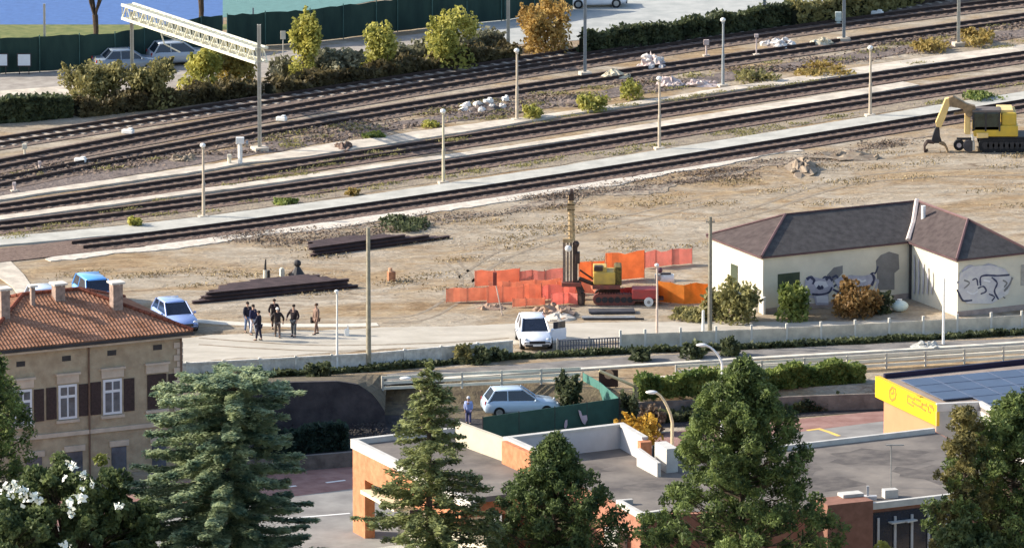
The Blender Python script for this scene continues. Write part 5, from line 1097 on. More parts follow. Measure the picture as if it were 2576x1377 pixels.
# orange safety nets
def netmat(name, c, a, c2=None):
    if name in MATS: return MATS[name]
    m = mat(name, c, rough=.8, var=.12, scale=2, alpha=a, col2=c2); t = m.node_tree; b = t.nodes['Principled BSDF']; tr = t.nodes.new('ShaderNodeBsdfTranslucent'); mx = t.nodes.new('ShaderNodeMixShader'); mx.inputs[0].default_value = .45
    t.links.new(b.inputs['Base Color'].links[0].from_socket, tr.inputs[0]); t.links.new(b.outputs[0], mx.inputs[1]); t.links.new(tr.outputs[0], mx.inputs[2]); t.links.new(mx.outputs[0], t.nodes['Material Output'].inputs['Surface']); return m
N1 = netmat('net_orange', (.98, .47, .30), .95); N2 = netmat('net_red', (.98, .42, .26), .95); N3 = netmat('net_sheer', (.62, .22, .18), .5); N4 = netmat('net_amber', (.80, .30, .05), .95)
def net(label, pts, h, m, n_post=3):
    P = [G(x, y) for x, y in pts]; th = thing('safety_net', label, 'safety net', P[0], group='orange safety nets around the drilling rig'); Q = []
    for i in range(len(P)-1):
        L = np.linalg.norm(P[i+1]-P[i]); n = max(2, int(L/.35)); t = (P[i+1]-P[i])/L; nn = np.array([-t[1], t[0], 0])
        for j in range(n): Q.append(P[i]+t*L*j/n+nn*rng.normal()*.035)
    Q.append(P[-1]); Q = np.array(Q); k = len(Q)
    z1 = [h*(1+.05*math.sin(i*1.3)+.03*rng.normal()) for i in range(k)]
    MB().ribbon(Q, .008, -.008, [.06]*k, z1).build('netting', m, th, world=True)
    tot = len(Q)
    for j in np.linspace(0, tot-1, n_post): p = Q[int(j)]; MB().tube((p[0], p[1]+.03, 0), (p[0], p[1]+.03, h+.06), .022, n=6).build('stake', mat('net_stake', (.30, .10, .07)), th, world=True)
net('bright orange-red net panel, left end of the back row', [(1194, 722), (1307, 716)], .95, N2)
net('orange net in the front row, far left low panel', [(1123, 762), (1225, 757)], .82, N1)
net('red-orange net in the front row, from the leaning pole to the rubble', [(1225, 764), (1300, 760), (1361, 756)], .98, N2, 4)
net('sheer reddish net between the left back panel and the rig mast', [(1307, 720), (1415, 712)], .85, N3, 4)
net('pinkish crumpled net at the foot of the rig mast', [(1362, 756), (1448, 750)], .85, netmat('net_pink', (.90, .34, .27), .75), 4)
net('light orange net just right of the mast, behind the yellow machine body', [(1456, 712), (1520, 704)], 1.15, netmat('net_light', (.95, .38, .15), .97))
net('large bright orange net panel behind the yellow engine, tallest of all', [(1522, 708), (1620, 700)], 1.6, netmat('net_light', (0, 0, 0), .9), 2)
net('sheer dark red net at the back right, ending above the white drum', [(1620, 676), (1690, 668), (1740, 664)], .95, N3, 4)
net('red net behind the crawler track, joining the trailer', [(1560, 760), (1640, 754)], .8, netmat('net_deep', (.75, .12, .09), .95))
net('amber net at the right end beside the dark pole', [(1652, 760), (1720, 766), (1782, 764)], 1.2, N4, 4)
net('crumpled second layer of pink-red net in front of the rig foot', [(1385, 770), (1430, 764), (1452, 768)], .7, netmat('net_pink', (0, 0, 0), .8), 3)
net('low orange-red net lying slumped behind the white car', [(1290, 774), (1370, 768)], .5, N1, 3)
net('red-orange net between the trailer and the amber net', [(1655, 752), (1705, 756)], .9, N2, 3)
net('orange net filling the middle between the two left rows', [(1230, 742), (1330, 738), (1410, 733)], .75, N1, 4)
net('coral net behind the mast foot, doubled over', [(1400, 742), (1470, 738), (1500, 742)], .8, N2, 3)
# ramps, leaning pole, rubble at the rig
rp_ = thing('metal_ramp', 'grey metal ramp plates on the ground in front of the rig', 'ramp', G(1530, 800)); 
MB().box((0, 0, .06), (3.0, .5, .08), .02).build('plate', M_steel, rp_, bevel=.01); MB().box((.2, 1.5, .10), (2.6, .9, .12), .05).build('plate', mat('ramp_dark', (.06, .06, .07), var=.3), rp_, bevel=.01); MB().box((.3, -.4, .05), (3.4, .12, .1), .01).build('side_rail', M_dark, rp_)
lp = thing('leaning_post', 'thin leaning post with a dark red box on top, in front of the left net', 'post', G(1263, 792)); MB().tube((0, 0, 0), (-.38, 0, 1.85), .035, n=6).build('stake', mat('pinkish_pole', (0, 0, 0)), lp); MB().box((-.42, -.03, 2.1), (.22, .2, .75), 0).build('box', mat('dark_red_box', (.22, .05, .04)), lp, bevel=.03)
def heap(name, label, x, y, rx_, ry_, h, m, nst=8, ssz=.18, cat='heap', sm=None, group=None):
    p = G(x, y); th = thing(name, label, cat, p, group=group); n, k = 14, 5; vs = [(0, 0, h)]; fs = []
    for j in range(1, k+1):
        for i in range(n):
            a = 2*math.pi*i/n; f = j/k; r = f*(1+.22*rng.normal()*(1-.3*f)); vs.append((rx_*r*math.cos(a), ry_*r*math.sin(a), h*max(0, (1-f**1.5))*(1+.3*rng.normal())-(.05 if j == k else 0)))
    for i in range(n): fs.append((0, 1+i, 1+(i+1) % n))
    for j in range(k-1):
        for i in range(n): fs.append((1+j*n+i, 1+(j+1)*n+i, 1+(j+1)*n+(i+1) % n, 1+j*n+(i+1) % n))
    MB().add(vs, fs).build('mound', m, th)
    for i in range(nst):
        a = rng.random()*6.28; f = .3+.75*rng.random(); s = ssz*(.5+rng.random()); z_ = h*max(0, 1-f**1.5)+s*.25; c = (rx_*f*math.cos(a), ry_*f*math.sin(a), z_)
        b = MB().ball(c, s, 6, 4, (1, .8, .7)); b.v = [(v[0]+rng.normal()*s*.13, v[1]+rng.normal()*s*.13, v[2]+rng.normal()*s*.13) for v in b.v]; b.build('stone', sm or m, th)
    return th
M_pk = mat('pink_stone', (.42, .33, .31), rough=.9, col2=(.62, .53, .50), scale=3); M_ps = mat('pale_scrap', (.50, .46, .42), rough=.9, col2=(.80, .76, .72), scale=3); M_ol = mat('tan_stone', (.42, .37, .25), rough=.9, col2=(.62, .57, .45), scale=3)
GRP = 'rubble heaps between the far tracks'
heap('rubble_heap', 'jumbled reddish spoil and hoses right behind the white car', 1395, 790, 1.3, 1.6, .45, mat('spoil', (.28, .18, .13), rough=.95, col2=(.42, .30, .22), scale=3), 16, .16)
heap('rubble_heap', 'small dark red spoil strip below the leaning post', 1235, 775, .9, .5, .2, mat('spoil', (0, 0, 0)), 6, .12)
heap('gravel_heap', 'pale pointed gravel heap at the foot of the rig', 1478-70, 800, .9, 1.0, .3, mat('pale_gravel', (0, 0, 0)), 3, .08)
heap('rubble_heap', 'pinkish rubble heap between two far tracks, left of the highest lamp', 1640, 165, .9, 1.2, .55, M_pk, 10, .24, sm=M_ps, group=GRP)
heap('rubble_heap', 'yellowish rubble heap right of the blue-grey mast foot', 1545, 195, 1.0, .9, .45, M_ol, 8, .2, group=GRP)
heap('rubble_heap', 'pink stones at the top of the lamp in front of the rubble', 1685, 215, .9, 1.0, .5, M_pk, 8, .22, group=GRP)
heap('rubble_heap', 'low pinkish rubble spread right of the stones by the lamp', 1760, 215, 1.3, .8, .3, M_pk, 6, .16, group=GRP)
heap('rubble_heap', 'mixed black and white debris heap right of the highest lamp', 1962, 118, 1.0, 1.0, .4, M_dirt, 10, .26, sm=M_ps, group=GRP)
heap('rubble_heap', 'small yellowish heap right of the black and white debris', 2068, 112, .8, .7, .4, M_ol, 6, .18, group=GRP)
heap('rubble_heap', 'brown clods and white scraps left of the tallest middle lamp', 1215, 275, 1.3, 1.2, .35, M_dirt, 12, .24, sm=M_ps, group=GRP)
heap('rubble_heap', 'dark soil clods between the globe lamp and the round yellow-green bush', 1440, 262, 1.6, 1.0, .4, M_dirt, 5, .2, group=GRP)
heap('rubble_heap', 'scattered tan clods at the left edge of the white walkway, beside the gantry', 460, 402, 1.0, .8, .25, M_verge, 8, .16, group=GRP)
heap('rubble_heap', 'small heap of clods on the white walkway, right of the gantry foot', 865, 375, .7, .9, .35, M_bal, 5, .15, group=GRP)
heap('earth_bank', 'collapsed dark earth edge left of the excavator', 2020, 425, 1.0, 3.0, .45, mat('earth_brown', (.19, .14, .10), col2=(.32, .26, .19), scale=2), 5, .2)
heap('earth_bank', 'small brown earth ridge right of the collapsed edge', 2130, 395, 2.2, 1.4, .3, mat('earth_brown', (0, 0, 0)), 3, .15)
heap('debris_heap', 'small pale debris on the service strip below the right fence', 2640-20, 0+865, .1, .1, .05, M_conc, 1, .05)
heap('debris_heap', 'pale debris and dark scraps on the strip below the mesh fence', 2330, 872, .9, .9, .2, M_conc2, 7, .15)
# white point machines and cabinets
def pmach(label, x, y, l=.75, rz=-.35, h=.26):
    th = thing('point_machine', label, 'switch box', G(x, y), rz, 'white point machines beside the far tracks')
    MB().box((0, 0, h/2+.05), (l, .38, h)).build('housing', M_white, th, bevel=.06); MB().box((l*.2, 0, h+.1), (l*.35, .3, .1)).build('lid', M_white, th, bevel=.03); MB().tube((-l*.5, .1, .12), (-l*.5-.4, .5, .1), .03, n=6).build('rod', M_dark, th)
pmach('white point machine left of the gantry, upper of the two', 322, 338); pmach('white point machine left of the gantry, lower of the two', 203, 410); pmach('white point machine just right of the right gantry post', 708, 306, .65); pmach('white point machine between the two upper right masts', 2206, 40, .8)
pmach('white point machine left of the middle tall lamp', 1228, 262, .6, .4); pmach('small white point machine touching the middle tall lamp', 1271, 256, .4, .3)
def sigpost(label, x, y, yt, hw_, m, name='trackside_signal', cat='signal', head=(.3, .25, .3)):
    p = G(x, y); z = ZAT(p, yt); th = thing(name, label, cat, p, group='small trackside posts'); MB().tube((0, 0, 0), (0, 0, z-.1), hw_, n=8).build('post', m, th); MB().box((.0, -.02, z-head[2]/2), head).build('head', m, th, bevel=.03); MB().box((0, 0, .05), (.4, .4, .12), .3).build('footing', M_conc, th); return th
t_ = sigpost('stout white signal post with a side lens at the gantry right foot', 604, 415, 345, .14, M_white, head=(.5, .3, .4)); MB().tube((.35, 0, 1.35), (.5, 0, 1.35), .16, n=10).build('lens', M_steel, t_)
sigpost('short cream stub beside the stout white signal post', 577, 415, 388, .12, M_cream, 'marker_stub', 'marker', (.25, .2, .2))
sigpost('small white lever post at the far left between tracks', 62, 395, 362, .06, M_cream, 'switch_lever', 'switch lever')
sigpost('small pinkish stub post at the left edge, above the long white walkway', 36, 482, 458, .09, M_pk, 'marker_stub', 'marker', (.22, .2, .2))
sigpost('pinkish stub post between tracks, left of the lower white point machine', 100, 425, 405, .08, M_pk, 'marker_stub', 'marker', (.2, .2, .2))
sigpost('pinkish signal stub left of the highest lamp', 1776, 142, 100, .06, M_pk, 'switch_lever', 'switch lever', (.36, .2, .34))
sigpost('thin pale post with square head right of the highest lamp', 1902, 140, 86, .045, M_pk, 'switch_lever', 'switch lever', (.26, .2, .22))
sigpost('pale cabinet on a post touching the blue-grey mast, second from the right', 2108, 62, 30, .12, mat('pale_green_box', (.50, .56, .52)), 'cabinet', 'cabinet', (.42, .3, .6))
sigpost('cream cone-like marker right of the orange bush', 1425, 130, 108, .12, M_cream, 'marker_stub', 'marker', (.2, .2, .2))
sigpost('yellow-white marker plate below the hedge, left of the slender bush', 712, 150, 78, .03, M_mw, 'marker_plate', 'marker', (.34, .06, .55))
for lx, (x, l) in enumerate(((4, 'left white notice board on the dark hedge, cut by the frame'), (62, 'square white notice board on the dark hedge, at the upper left'))):
    p = G(x, 184); th = thing('notice_board', l, 'sign', (p[0], p[1]-.55, 0)); z1 = ZAT(th.location, 138); MB().box((0, 0, z1-.34), (.78, .05, .72)).build('panel', mat('blueish_board', (.62, .68, .74), var=.04), th, bevel=.01)
    MB().box((0, .03, z1-.34), (.92, .04, .86)).build('board_frame', M_dark, th)
    for s in (-1, 1): MB().box((s*.3, .03, (z1-.6)/2), (.06, .05, z1-.6)).build('leg', M_dark, th)
# excavator -------------------------------------------------------------
q = G(2478, 384); ex = thing('excavator', 'yellow crawler excavator with raised arm in sunlit cream and open grapple at the right edge', 'excavator', q)
def ex_(x): return (x-2478)/41.2
def ez(y): return (384-y)/40.5
def ebox(x0, x1, y0, y1, d0, d1, name, m, bevel=0.03, dz=True):
    yo = (d0+d1)/2; sh = yo*8.2/40.5   # rows farther back sit higher in the picture
    return MB().box(((ex_(x0)+ex_(x1))/2, (d0+d1)/2, (ez(y0)+ez(y1))/2-d0*.2), (abs(ex_(x1)-ex_(x0)), d1-d0, abs(ez(y0)-ez(y1)))).build(name, m, ex, bevel=bevel)
M_ey = mat('excavator_yellow', (.66, .44, .05), rough=.45, col2=(.52, .36, .06), scale=1.5); M_ec = mat('arm_lit_cream', (.78, .55, .22), rough=.45, var=.06); M_eb = mat('boom_shaded', (.26, .18, .10), rough=.6, var=.3, scale=3)  # cream has sunlight put into the yellow, boom brown has shade
track(ex, ex_(2478), ex_(2585), .0, .45, .42, M_black); track(ex, ex_(2478), ex_(2585), 2.0, .45, .42, M_black)
ebox(2462, 2590, 344, 354, .1, 2.2, 'undercarriage', M_dark)
ebox(2448, 2560, 316, 344, .0, 2.3, 'machine_body', M_ey, .08)
ebox(2518, 2556, 284, 318, .1, 2.3, 'engine_cover', M_ey, .12); ebox(2508, 2548, 276, 285, .3, 2.0, 'hood_top', M_ec, .05)
ebox(2446, 2514, 282, 330, .0, 1.15, 'cab', mat('cab_glass', (.02, .035, .028), rough=.15, var=.4, scale=3, spec=.7), .08)
ebox(2444, 2516, 277, 283, -.05, 1.2, 'cab_roof', mat('cab_roof_grey', (.13, .11, .10)), .04)
ebox(2426, 2440, 288, 338, .2, .9, 'boom_mount', M_ec, .05)
for x in (2446, 2478, 2513): ebox(x-2, x+2, 282, 330, -.03, .02, 'cab_pillar', M_dark, .0)
MB().box((ex_(2470), -.02, ez(340)), (.7, .3, .3), .2).build('toolbox', M_ec, ex, bevel=.05)
def poly3(pts, w, name, m): # boom segment profile in xz
    return MB().side([(ex_(x), ez(y)) for x, y in pts], .35-w/2, .35+w/2).build(name, m, ex, bevel=.03)
poly3([(2384, 247), (2396, 243), (2430, 262), (2452, 268), (2454, 285), (2436, 297), (2428, 290), (2420, 276), (2395, 268), (2386, 264)], .5, 'boom', M_eb)
poly3([(2376, 250), (2386, 247), (2390, 256), (2376, 300), (2366, 322), (2354, 320), (2352, 310), (2366, 276)], .42, 'arm', M_ec)
MB().tube((ex_(2398), .35, ez(288)), (ex_(2432), .35, ez(283)), .09, n=8).build('boom_cylinder', M_eb, ex); MB().tube((ex_(2384), .35, ez(268)), (ex_(2420), .35, ez(272)), .08, n=8).build('arm_cylinder', M_steel, ex)
poly3([(2352, 322), (2362, 322), (2364, 345), (2368, 356), (2342, 356), (2346, 340)], .3, 'coupler', M_dark)
gr_ = MB().box((ex_(2355), .35, ez(358)), (.55, .3, .2)).build('grapple_head', M_dark, ex, bevel=.03)
for s, xs_ in ((-1, [(2348, 360), (2332, 358), (2325, 368), (2325, 384), (2334, 380)]), (1, [(2362, 360), (2376, 366), (2383, 380), (2380, 394), (2368, 398), (2364, 380)])):
    for dy in (-.3, 0, .3): MB().path([(ex_(x), .35+dy, ez(y)) for x, y in xs_], [.08, .07, .06, .05, .03, .02][:len(xs_)], 6).build('grapple_tine', M_eb if s > 0 else M_rd, ex)
# dozer blade and front wheels
MB().box((ex_(2448), .9, .45), (.12, 2.4, .55)).build('dozer_blade', M_steel, ex, bevel=.03); MB().tube((ex_(2436), -.1, .42), (ex_(2436), .25, .42), .36, n=14).build('front_wheel', mat('grey_tyre', (.07, .065, .07)), ex); MB().tube((ex_(2412), .3, .4), (ex_(2412), .6, .4), .34, n=14).build('front_wheel', M_black, ex)
MB().tube((ex_(2412), .28, .4), (ex_(2412), .3, .4), .15, n=10).build('wheel_hub', M_pk, ex)
MB().box((ex_(2425), .6, .75), (.9, .12, .14)).build('front_axle', M_dark, ex)
# shrubs at the cream building
for a in [('green-brown bramble bush at the left corner of the cream building', 1850, 808, 1.35, 2.3, leafmat('leaf_bramble', (.13, .13, .05), (.34, .32, .13)), 1900), ('olive bush left of the corner bramble, against the sunny wall', 1800, 800, .9, 1.5, L_ol, 700),
          ('green bush under the shuttered window of the cream building', 1990, 803, 1.15, 2.0, L_gr, 1500), ('rusty brown bush in the middle of the graffitied wall', 2150, 792, 1.5, 1.9, leafmat('leaf_rust', (.17, .095, .035), (.36, .23, .09)), 1900), ('low olive bush right of the rusty brown bush', 2215, 786, .8, 1.1, L_dk2, 600), ('low bush with dry grass below the amber net', 1735, 800, 1.4, .45, L_ol, 700)]:
    bush(*a, group='bushes by the cream building', size=.11)
b_ = thing('bare_branch', 'pale bare branch sticking out of the corner bramble', 'branch', G(1885, 812)); MB().path([(-.9, 0, 1.9), (-.5, 0, 1.7), (-.1, 0, 1.2), (.1, 0, .7)], [.03, .05, .06, .04], 6).build('branch', mat('pale_wood', (.6, .55, .42)), b_)
# ================================================================== FOREGROUND TREES
def base_for(x, gy): return G(x, gy, LOW)
L_con = leafmat('leaf_spruce', (.10, .125, .05), (.34, .37, .15), scale=1.6)
L_ced = leafmat('leaf_cedar', (.10, .165, .105), (.44, .50, .28), scale=1.1)
L_pin = leafmat('leaf_pine', (.03, .055, .022), (.17, .22, .075), scale=1.4)
L_pin2 = leafmat('leaf_pine_light', (.035, .06, .022), (.23, .29, .09), scale=1.4)
def conifer(label, x, gy, ytip, hwpx, m, whorl=.42, nb=8, prof=None, droop=.25, dens=46, lsz=.085, up=.0, z0f=.12, name='conifer_tree', spray=.34, gaps=.12, group='tall conifers in the foreground', flat=1.2, top_lean=0, asym=(1, 1), thick=.07, az=None):
    p = base_for(x, gy); zt = ZAT(p, ytip); Ht = zt-LOW; th = thing(name, label, 'tree', p, group=group); Rm = hwpx/46.5
    TRK = MB().path([(0, 0, -.5), (0, 0, Ht*.4), (top_lean*.5, 0, Ht*.75), (top_lean, 0, Ht*.99)], [.26, .19, .10, .02], 9)
    b = TRK; C = []; z = Ht*z0f
    while z < Ht*.985:
        f = z/Ht; Rr = Rm*(prof(f) if prof else (1-f)**.85*1.12)
        n = max(3, int(nb*(.5+.5*min(1, Rr/1.2)))); a0 = rng.random()*6.28
        for i in range(n):
            if rng.random() < gaps: continue
            a = a0+6.283*i/n+rng.normal()*.15; L = Rr*(.78+.38*rng.random()); 
            L *= asym[1] if math.cos(a) > 0 else asym[0]
            dx, dy = math.cos(a), math.sin(a); zz = z+rng.normal()*.08; dr = droop*(.7+.6*rng.random())
            def bp(t): return np.array([dx*L*t+top_lean*f, dy*L*t, zz+up*L*t-dr*L*t*t+.10*L*max(0, t-.7)*2])
            b.path([tuple(bp(0)), tuple(bp(.5)), tuple(bp(1))], [.035, .022, .008], 4)
            k = int(dens*max(.35, L)); t = .12+.88*rng.random(k)**.8; w = spray*min(1.2, L)*(1.15-t)**.6*(.4+t*.9)
            Q = np.stack([dx*L*t+top_lean*f, dy*L*t, zz+up*L*t-dr*L*t*t+.20*L*np.maximum(0, t-.7)], 1); off = (rng.random(k)-.5)*2*w
            Q += np.stack([-dy*off+rng.normal(size=k)*.05, dx*off+rng.normal(size=k)*.05, -np.abs(off)*.18+rng.normal(size=k)*thick*(1+1.5*rng.random())], 1); C.append(Q)
        z += whorl*(.8+.4*rng.random())*(.65+.35*min(1, Rr))
    k = 60; C.append(np.stack([top_lean+rng.normal(size=k)*.06, rng.normal(size=k)*.06, Ht*.93+rng.random(k)*Ht*.075], 1))
    C = np.concatenate(C); b.build('trunk', M_bark, th); leaves('crown', C+np.array(p), lsz, m, th, flat=flat, aspect=.42); return th
def pine(label, x, gy, ytip, hwpx, m, n=120, nl=130, csz=.42, lsz=.095, prof=None, group='tall conifers in the foreground', name='pine_tree', zmin=.2, vf=.75, vert=1.0):
    p = base_for(x, gy); zt = ZAT(p, ytip); Ht = zt-LOW; th = thing(name, label, 'tree', p, group=group); Rm = hwpx/46.5
    b = MB().path([(0, 0, -.5), (.1, 0, Ht*.4), (-.05, 0, Ht*.7), (0, 0, Ht*.95)], [.24, .18, .10, .04], 9)
    C = []
    for i in range(n):
        f = zmin+(1-zmin)*(i+.5)/n; a = i*2.39996+rng.normal()*.3; Rr = Rm*(prof(f) if prof else (1-f)**.6*1.1)
        r = Rr*((.5+.55*rng.random()**.6) if i % 3 else .12+.4*rng.random()); c = np.array([r*math.cos(a), r*math.sin(a), Ht*f+rng.normal()*.1]); 
        b.path([(0, 0, c[2]-.35*r-.1), (c[0]*.6, c[1]*.6, c[2]-.25*r), tuple(c)], [.04, .028, .012], 4)
        s = csz*(.65+.6*rng.random()); k = int(nl*(s/csz)**2); q = randvec(k)*(rng.random(k)**.33)[:, None]*s; q[:, 2] *= vf*vert; q[:, 2] += s*.25
        C.append(q+c)
        if rng.random() < .6:   # upright candle shoot
            k2 = 26; C.append(c+np.stack([rng.normal(size=k2)*.07, rng.normal(size=k2)*.07, s*.3+rng.random(k2)*s*1.1], 1))
    k = 90; C.append(np.stack([rng.normal(size=k)*.13, rng.normal(size=k)*.13, Ht*.90+rng.random(k)*Ht*.1], 1))
    C = np.concatenate(C); b.build('trunk', M_bark, th); leaves('crown', C+np.array(p), lsz, m, th, flat=0, aspect=.38); return th
conifer('slim grey-green conifer in front of the left flat roof, tip touching the yard fence', 1080, 1640, 905, 185, L_con, prof=lambda f: (1-f)**.75*1.35 if f > .45 else .88+.12*math.sin(f*30), whorl=.5, nb=8, dens=130, droop=.14, gaps=.22, lsz=.10, spray=.38, thick=.05)
cp = lambda f: np.interp(f, [.1, .35, .5, .62, .72, .80, .88, .95, 1], [1.25, 1.15, .95, .85, .72, .62, .80, .78, .2])
conifer('wide flat-topped cedar right of the brown tiled house', 545, 1560, 925, 235, L_ced, whorl=.66, nb=12, asym=(1.2, .80), prof=cp, droop=.13, dens=260, lsz=.10, gaps=.14, spray=.5, up=.05, name='cedar_tree', flat=1.8, top_lean=1.1, thick=.04)
pine('dark bushy pine with upright shoots below the terrace parapet', 1395, 1590, 1115, 165, L_pin, n=280, prof=lambda f: np.interp(f, [.2, .5, .62, .72, .85, 1], [1.1, 1.0, .95, .75, .4, .06]), csz=.48)
pine('big pine covering the right part of the grey roof, tip over the long hedge', 1862, 1640, 925, 215, L_pin2, n=390, prof=lambda f: np.interp(f, [.2, .45, .52, .60, .72, .84, .93, 1], [1.1, 1.05, .95, .7, .62, .5, .3, .06]), csz=.50, nl=170)
pine('green pine at the right edge in front of the solar roof building', 2545, 1620, 1010, 190, L_pin2, n=380, prof=lambda f: np.interp(f, [.2, .5, .7, .85, 1], [1.1, 1.0, .85, .55, .1]), csz=.48)
pine('brownish-green narrow pine standing left of the right edge pine', 2425, 1640, 1035, 75, leafmat('leaf_pine_brown', (.09, .085, .035), (.29, .25, .09)), n=130, nl=90, prof=lambda f: np.interp(f, [.2, .7, 1], [1, .9, .3]), csz=.36)
pine('dark green tree at the left edge covering the house wall', -25, 1540, 905, 105, L_pin2, n=190, prof=lambda f: np.interp(f, [.2, .6, .8, 1], [1.1, 1.0, .8, .2]), csz=.5, name='leafy_tree', vf=1.0)
def broad(label, x, gy, ytop, hwpx, m, n=110, nl=150, csz=.5, lsz=.11, flowers=None, name='leafy_tree', group=None, zmin=.35):
    p = base_for(x, gy); zt = ZAT(p, ytop); Ht = zt-LOW; th = thing(name, label, 'tree', p, group=group); Rm = hwpx/46.5
    b = MB().path([(0, 0, -.5), (.05, 0, Ht*.4), (0, 0, Ht*.7)], [.2, .14, .06], 8); C = []; F = []
    for i in range(n):
        u = randvec(1)[0]; u[2] = abs(u[2])*1.0-.15; r = .55+.5*rng.random(); c = np.array([u[0]*Rm*r, u[1]*Rm*r, Ht*(zmin+.1)+u[2]*Ht*(1-zmin-.1)*.97*r])
        b.path([(0, 0, Ht*.35), (c[0]*.6, c[1]*.6, c[2]*.8+Ht*.05), tuple(c)], [.04, .025, .01], 4); s = csz*(.6+.7*rng.random()); k = int(nl*(s/csz)**2); q = randvec(k)*(rng.random(k)**.35)[:, None]*s; q[:, 2] *= .8; C.append(q+c)
        F.append(c+np.array([-.15, -.3, .25]))
    C = np.concatenate(C); b.build('trunk', M_bark, th); leaves('crown', C+np.array(p), lsz, m, th, aspect=.6)
    return th, p, Ht
L_lau = leafmat('leaf_laurel', (.045, .07, .028), (.17, .21, .08), scale=1.5)
m1, pm1, Hm = broad('large dark laurel with white blossoms below the house windows', 175, 1600, 1120, 210, L_lau, n=190, nl=170)
m2, _, _ = broad('dark shrub mass at the bottom left corner', -10, 1640, 1165, 170, L_lau, n=110, nl=150)
m3, _, _ = broad('yellow-green feathery shrub rising between the two lower house windows', 255, 1590, 1098, 60, leafmat('leaf_feather', (.07, .09, .02), (.24, .26, .07)), n=45, nl=110, csz=.35, lsz=.08)
m5, _, _ = broad('light green shrub at the bottom right, beside the shaded brick wall', 2200, 1640, 1308, 60, L_yg, n=50, nl=120, csz=.32, lsz=.08)
m6, _, _ = broad('dark fir top low in front of the jars at the bottom right', 2440, 1660, 1275, 100, L_lau, n=90, nl=140)
# white blossoms
M_fl = mat('white_blossom', (.82, .84, .76), rough=.6, var=.04)
C = []
for (x, y, r, k) in ((182, 1172, 12, 26), (208, 1196, 9, 18), (20, 1228, 20, 40), (52, 1235, 16, 34), (80, 1250, 12, 20), (100, 1258, 7, 12), (203, 1253, 13, 26), (177, 1266, 10, 18), (182, 1292, 8, 14), (300, 1268, 9, 16), (232, 1216, 5, 8), (160, 1370, 10, 14), (165, 1196, 5, 6), (36, 1212, 7, 12), (210, 1228, 5, 8), (90, 1244, 5, 6)):
    pp = onplane(x, y, np.array([pm1[0], pm1[1]-4.9, 0]), np.array([0, -1.0, 0])); 
    C.append(pp+rng.normal(size=(k, 3))*np.array([r, r, r])/46.5*.55)
o = leaves('blossoms', np.concatenate(C), .095, M_fl, m1, aspect=.8)
# climbing jars, tank, on the balcony at the lower right
M_jar = mat('terracotta_jar', (.66, .40, .27), rough=.8, col2=(.78, .55, .42), scale=3)
def lathe(name, prof, m, parent, at, n=14):
    b = MB(); vs = []; fs = []
    for r, z in prof:
        for i in range(n): a = 6.283*i/n; vs.append((at[0]+r*math.cos(a), at[1]+r*math.sin(a), at[2]+z))
    for j in range(len(prof)-1):
        for i in range(n): fs.append((j*n+i, j*n+(i+1) % n, (j+1)*n+(i+1) % n, (j+1)*n+i))
    fs += [tuple(range(n-1, -1, -1)), tuple(range((len(prof)-1)*n, len(prof)*n))]; return b.add(vs, fs).build(name, m, parent, smooth=True)
for (x, y, h, r, lab) in ((2322, 1305, 1.3, .28, 'tall pink-orange terracotta pipe standing leftmost of the clay group'), (2358, 1318, .9, .30, 'round-shouldered clay jar beside the tall pipe'), (2385, 1340, .7, .28, 'small pale clay jar at the right of the clay group'), (2350, 1372, .6, .32, 'broad clay pot lowest in the clay group'), (2318, 1385, .8, .2, 'narrow clay pot at the bottom edge, under the tall pipe')):
    zt_ = 2.4-(y-1305)*.018; q = G(x, y-8, zt_); th = thing('clay_jar', lab, 'jar', (q[0], q[1], zt_-h), group='clay jars at the lower right')
    lathe('jar', [(r*.6, 0), (r*.95, h*.25), (r, h*.6), (r*.85, h*.85), (r*.55, h*.95), (r*.62, h)], M_jar, th, (0, 0, 0)); lathe('rim', [(r*.62, 0), (r*.68, .03), (r*.68, .07), (r*.5, .08)], M_dark if r > .29 else M_jar, th, (0, 0, h-.02))
    MB().tube((0, 0, -(zt_-h)+LOW-.2), (0, 0, .01), .25, n=10).build('pedestal', mat('dark_brown_ped', (.12, .06, .04)), th)
q = G(2440, 1305, 2.2); th = thing('water_tank', 'grey rounded tank showing among the branches at the lower right', 'tank', (q[0], q[1], LOW)); Mt = mat('grey_tank', (.36, .39, .42), rough=.5, var=.05)
MB().ball((-.2, 0, 2.9), .75, 14, 10, (1.1, .9, .8)).build('tank', Mt, th, smooth=True); MB().ball((.35, -.2, 3.6), .45, 12, 8).build('dome', Mt, th, smooth=True); MB().tube((-.2, 0, 0), (-.2, 0, 2.4), .4).build('stand', M_conc2, th)
# bare trees at the top edge
for x, yb, lab in ((240, 122, 'dark bare tree with forked top in front of the blue court'), (505, 70, 'thin dark bare trunk at the corner of the turquoise court')):
    p = G(x, yb); th = thing('bare_tree', lab, 'tree', p, group='bare trees by the court'); b = MB(); b.path([(0, 0, 0), (.05, 0, 1.2), (0, 0, 2.2)], [.14, .17, .19], 8)
    for i in range(9):
        a = rng.random()*6.28; b.path([(0, 0, 1.9+.05*i), (math.cos(a)*.35, math.sin(a)*.3, 2.9+.2*rng.random()), (math.cos(a)*(.6+.5*rng.random()), math.sin(a)*.6, 4.2+rng.random())], [.11, .07, .02], 5)
    b.build('trunk', M_bark, th)
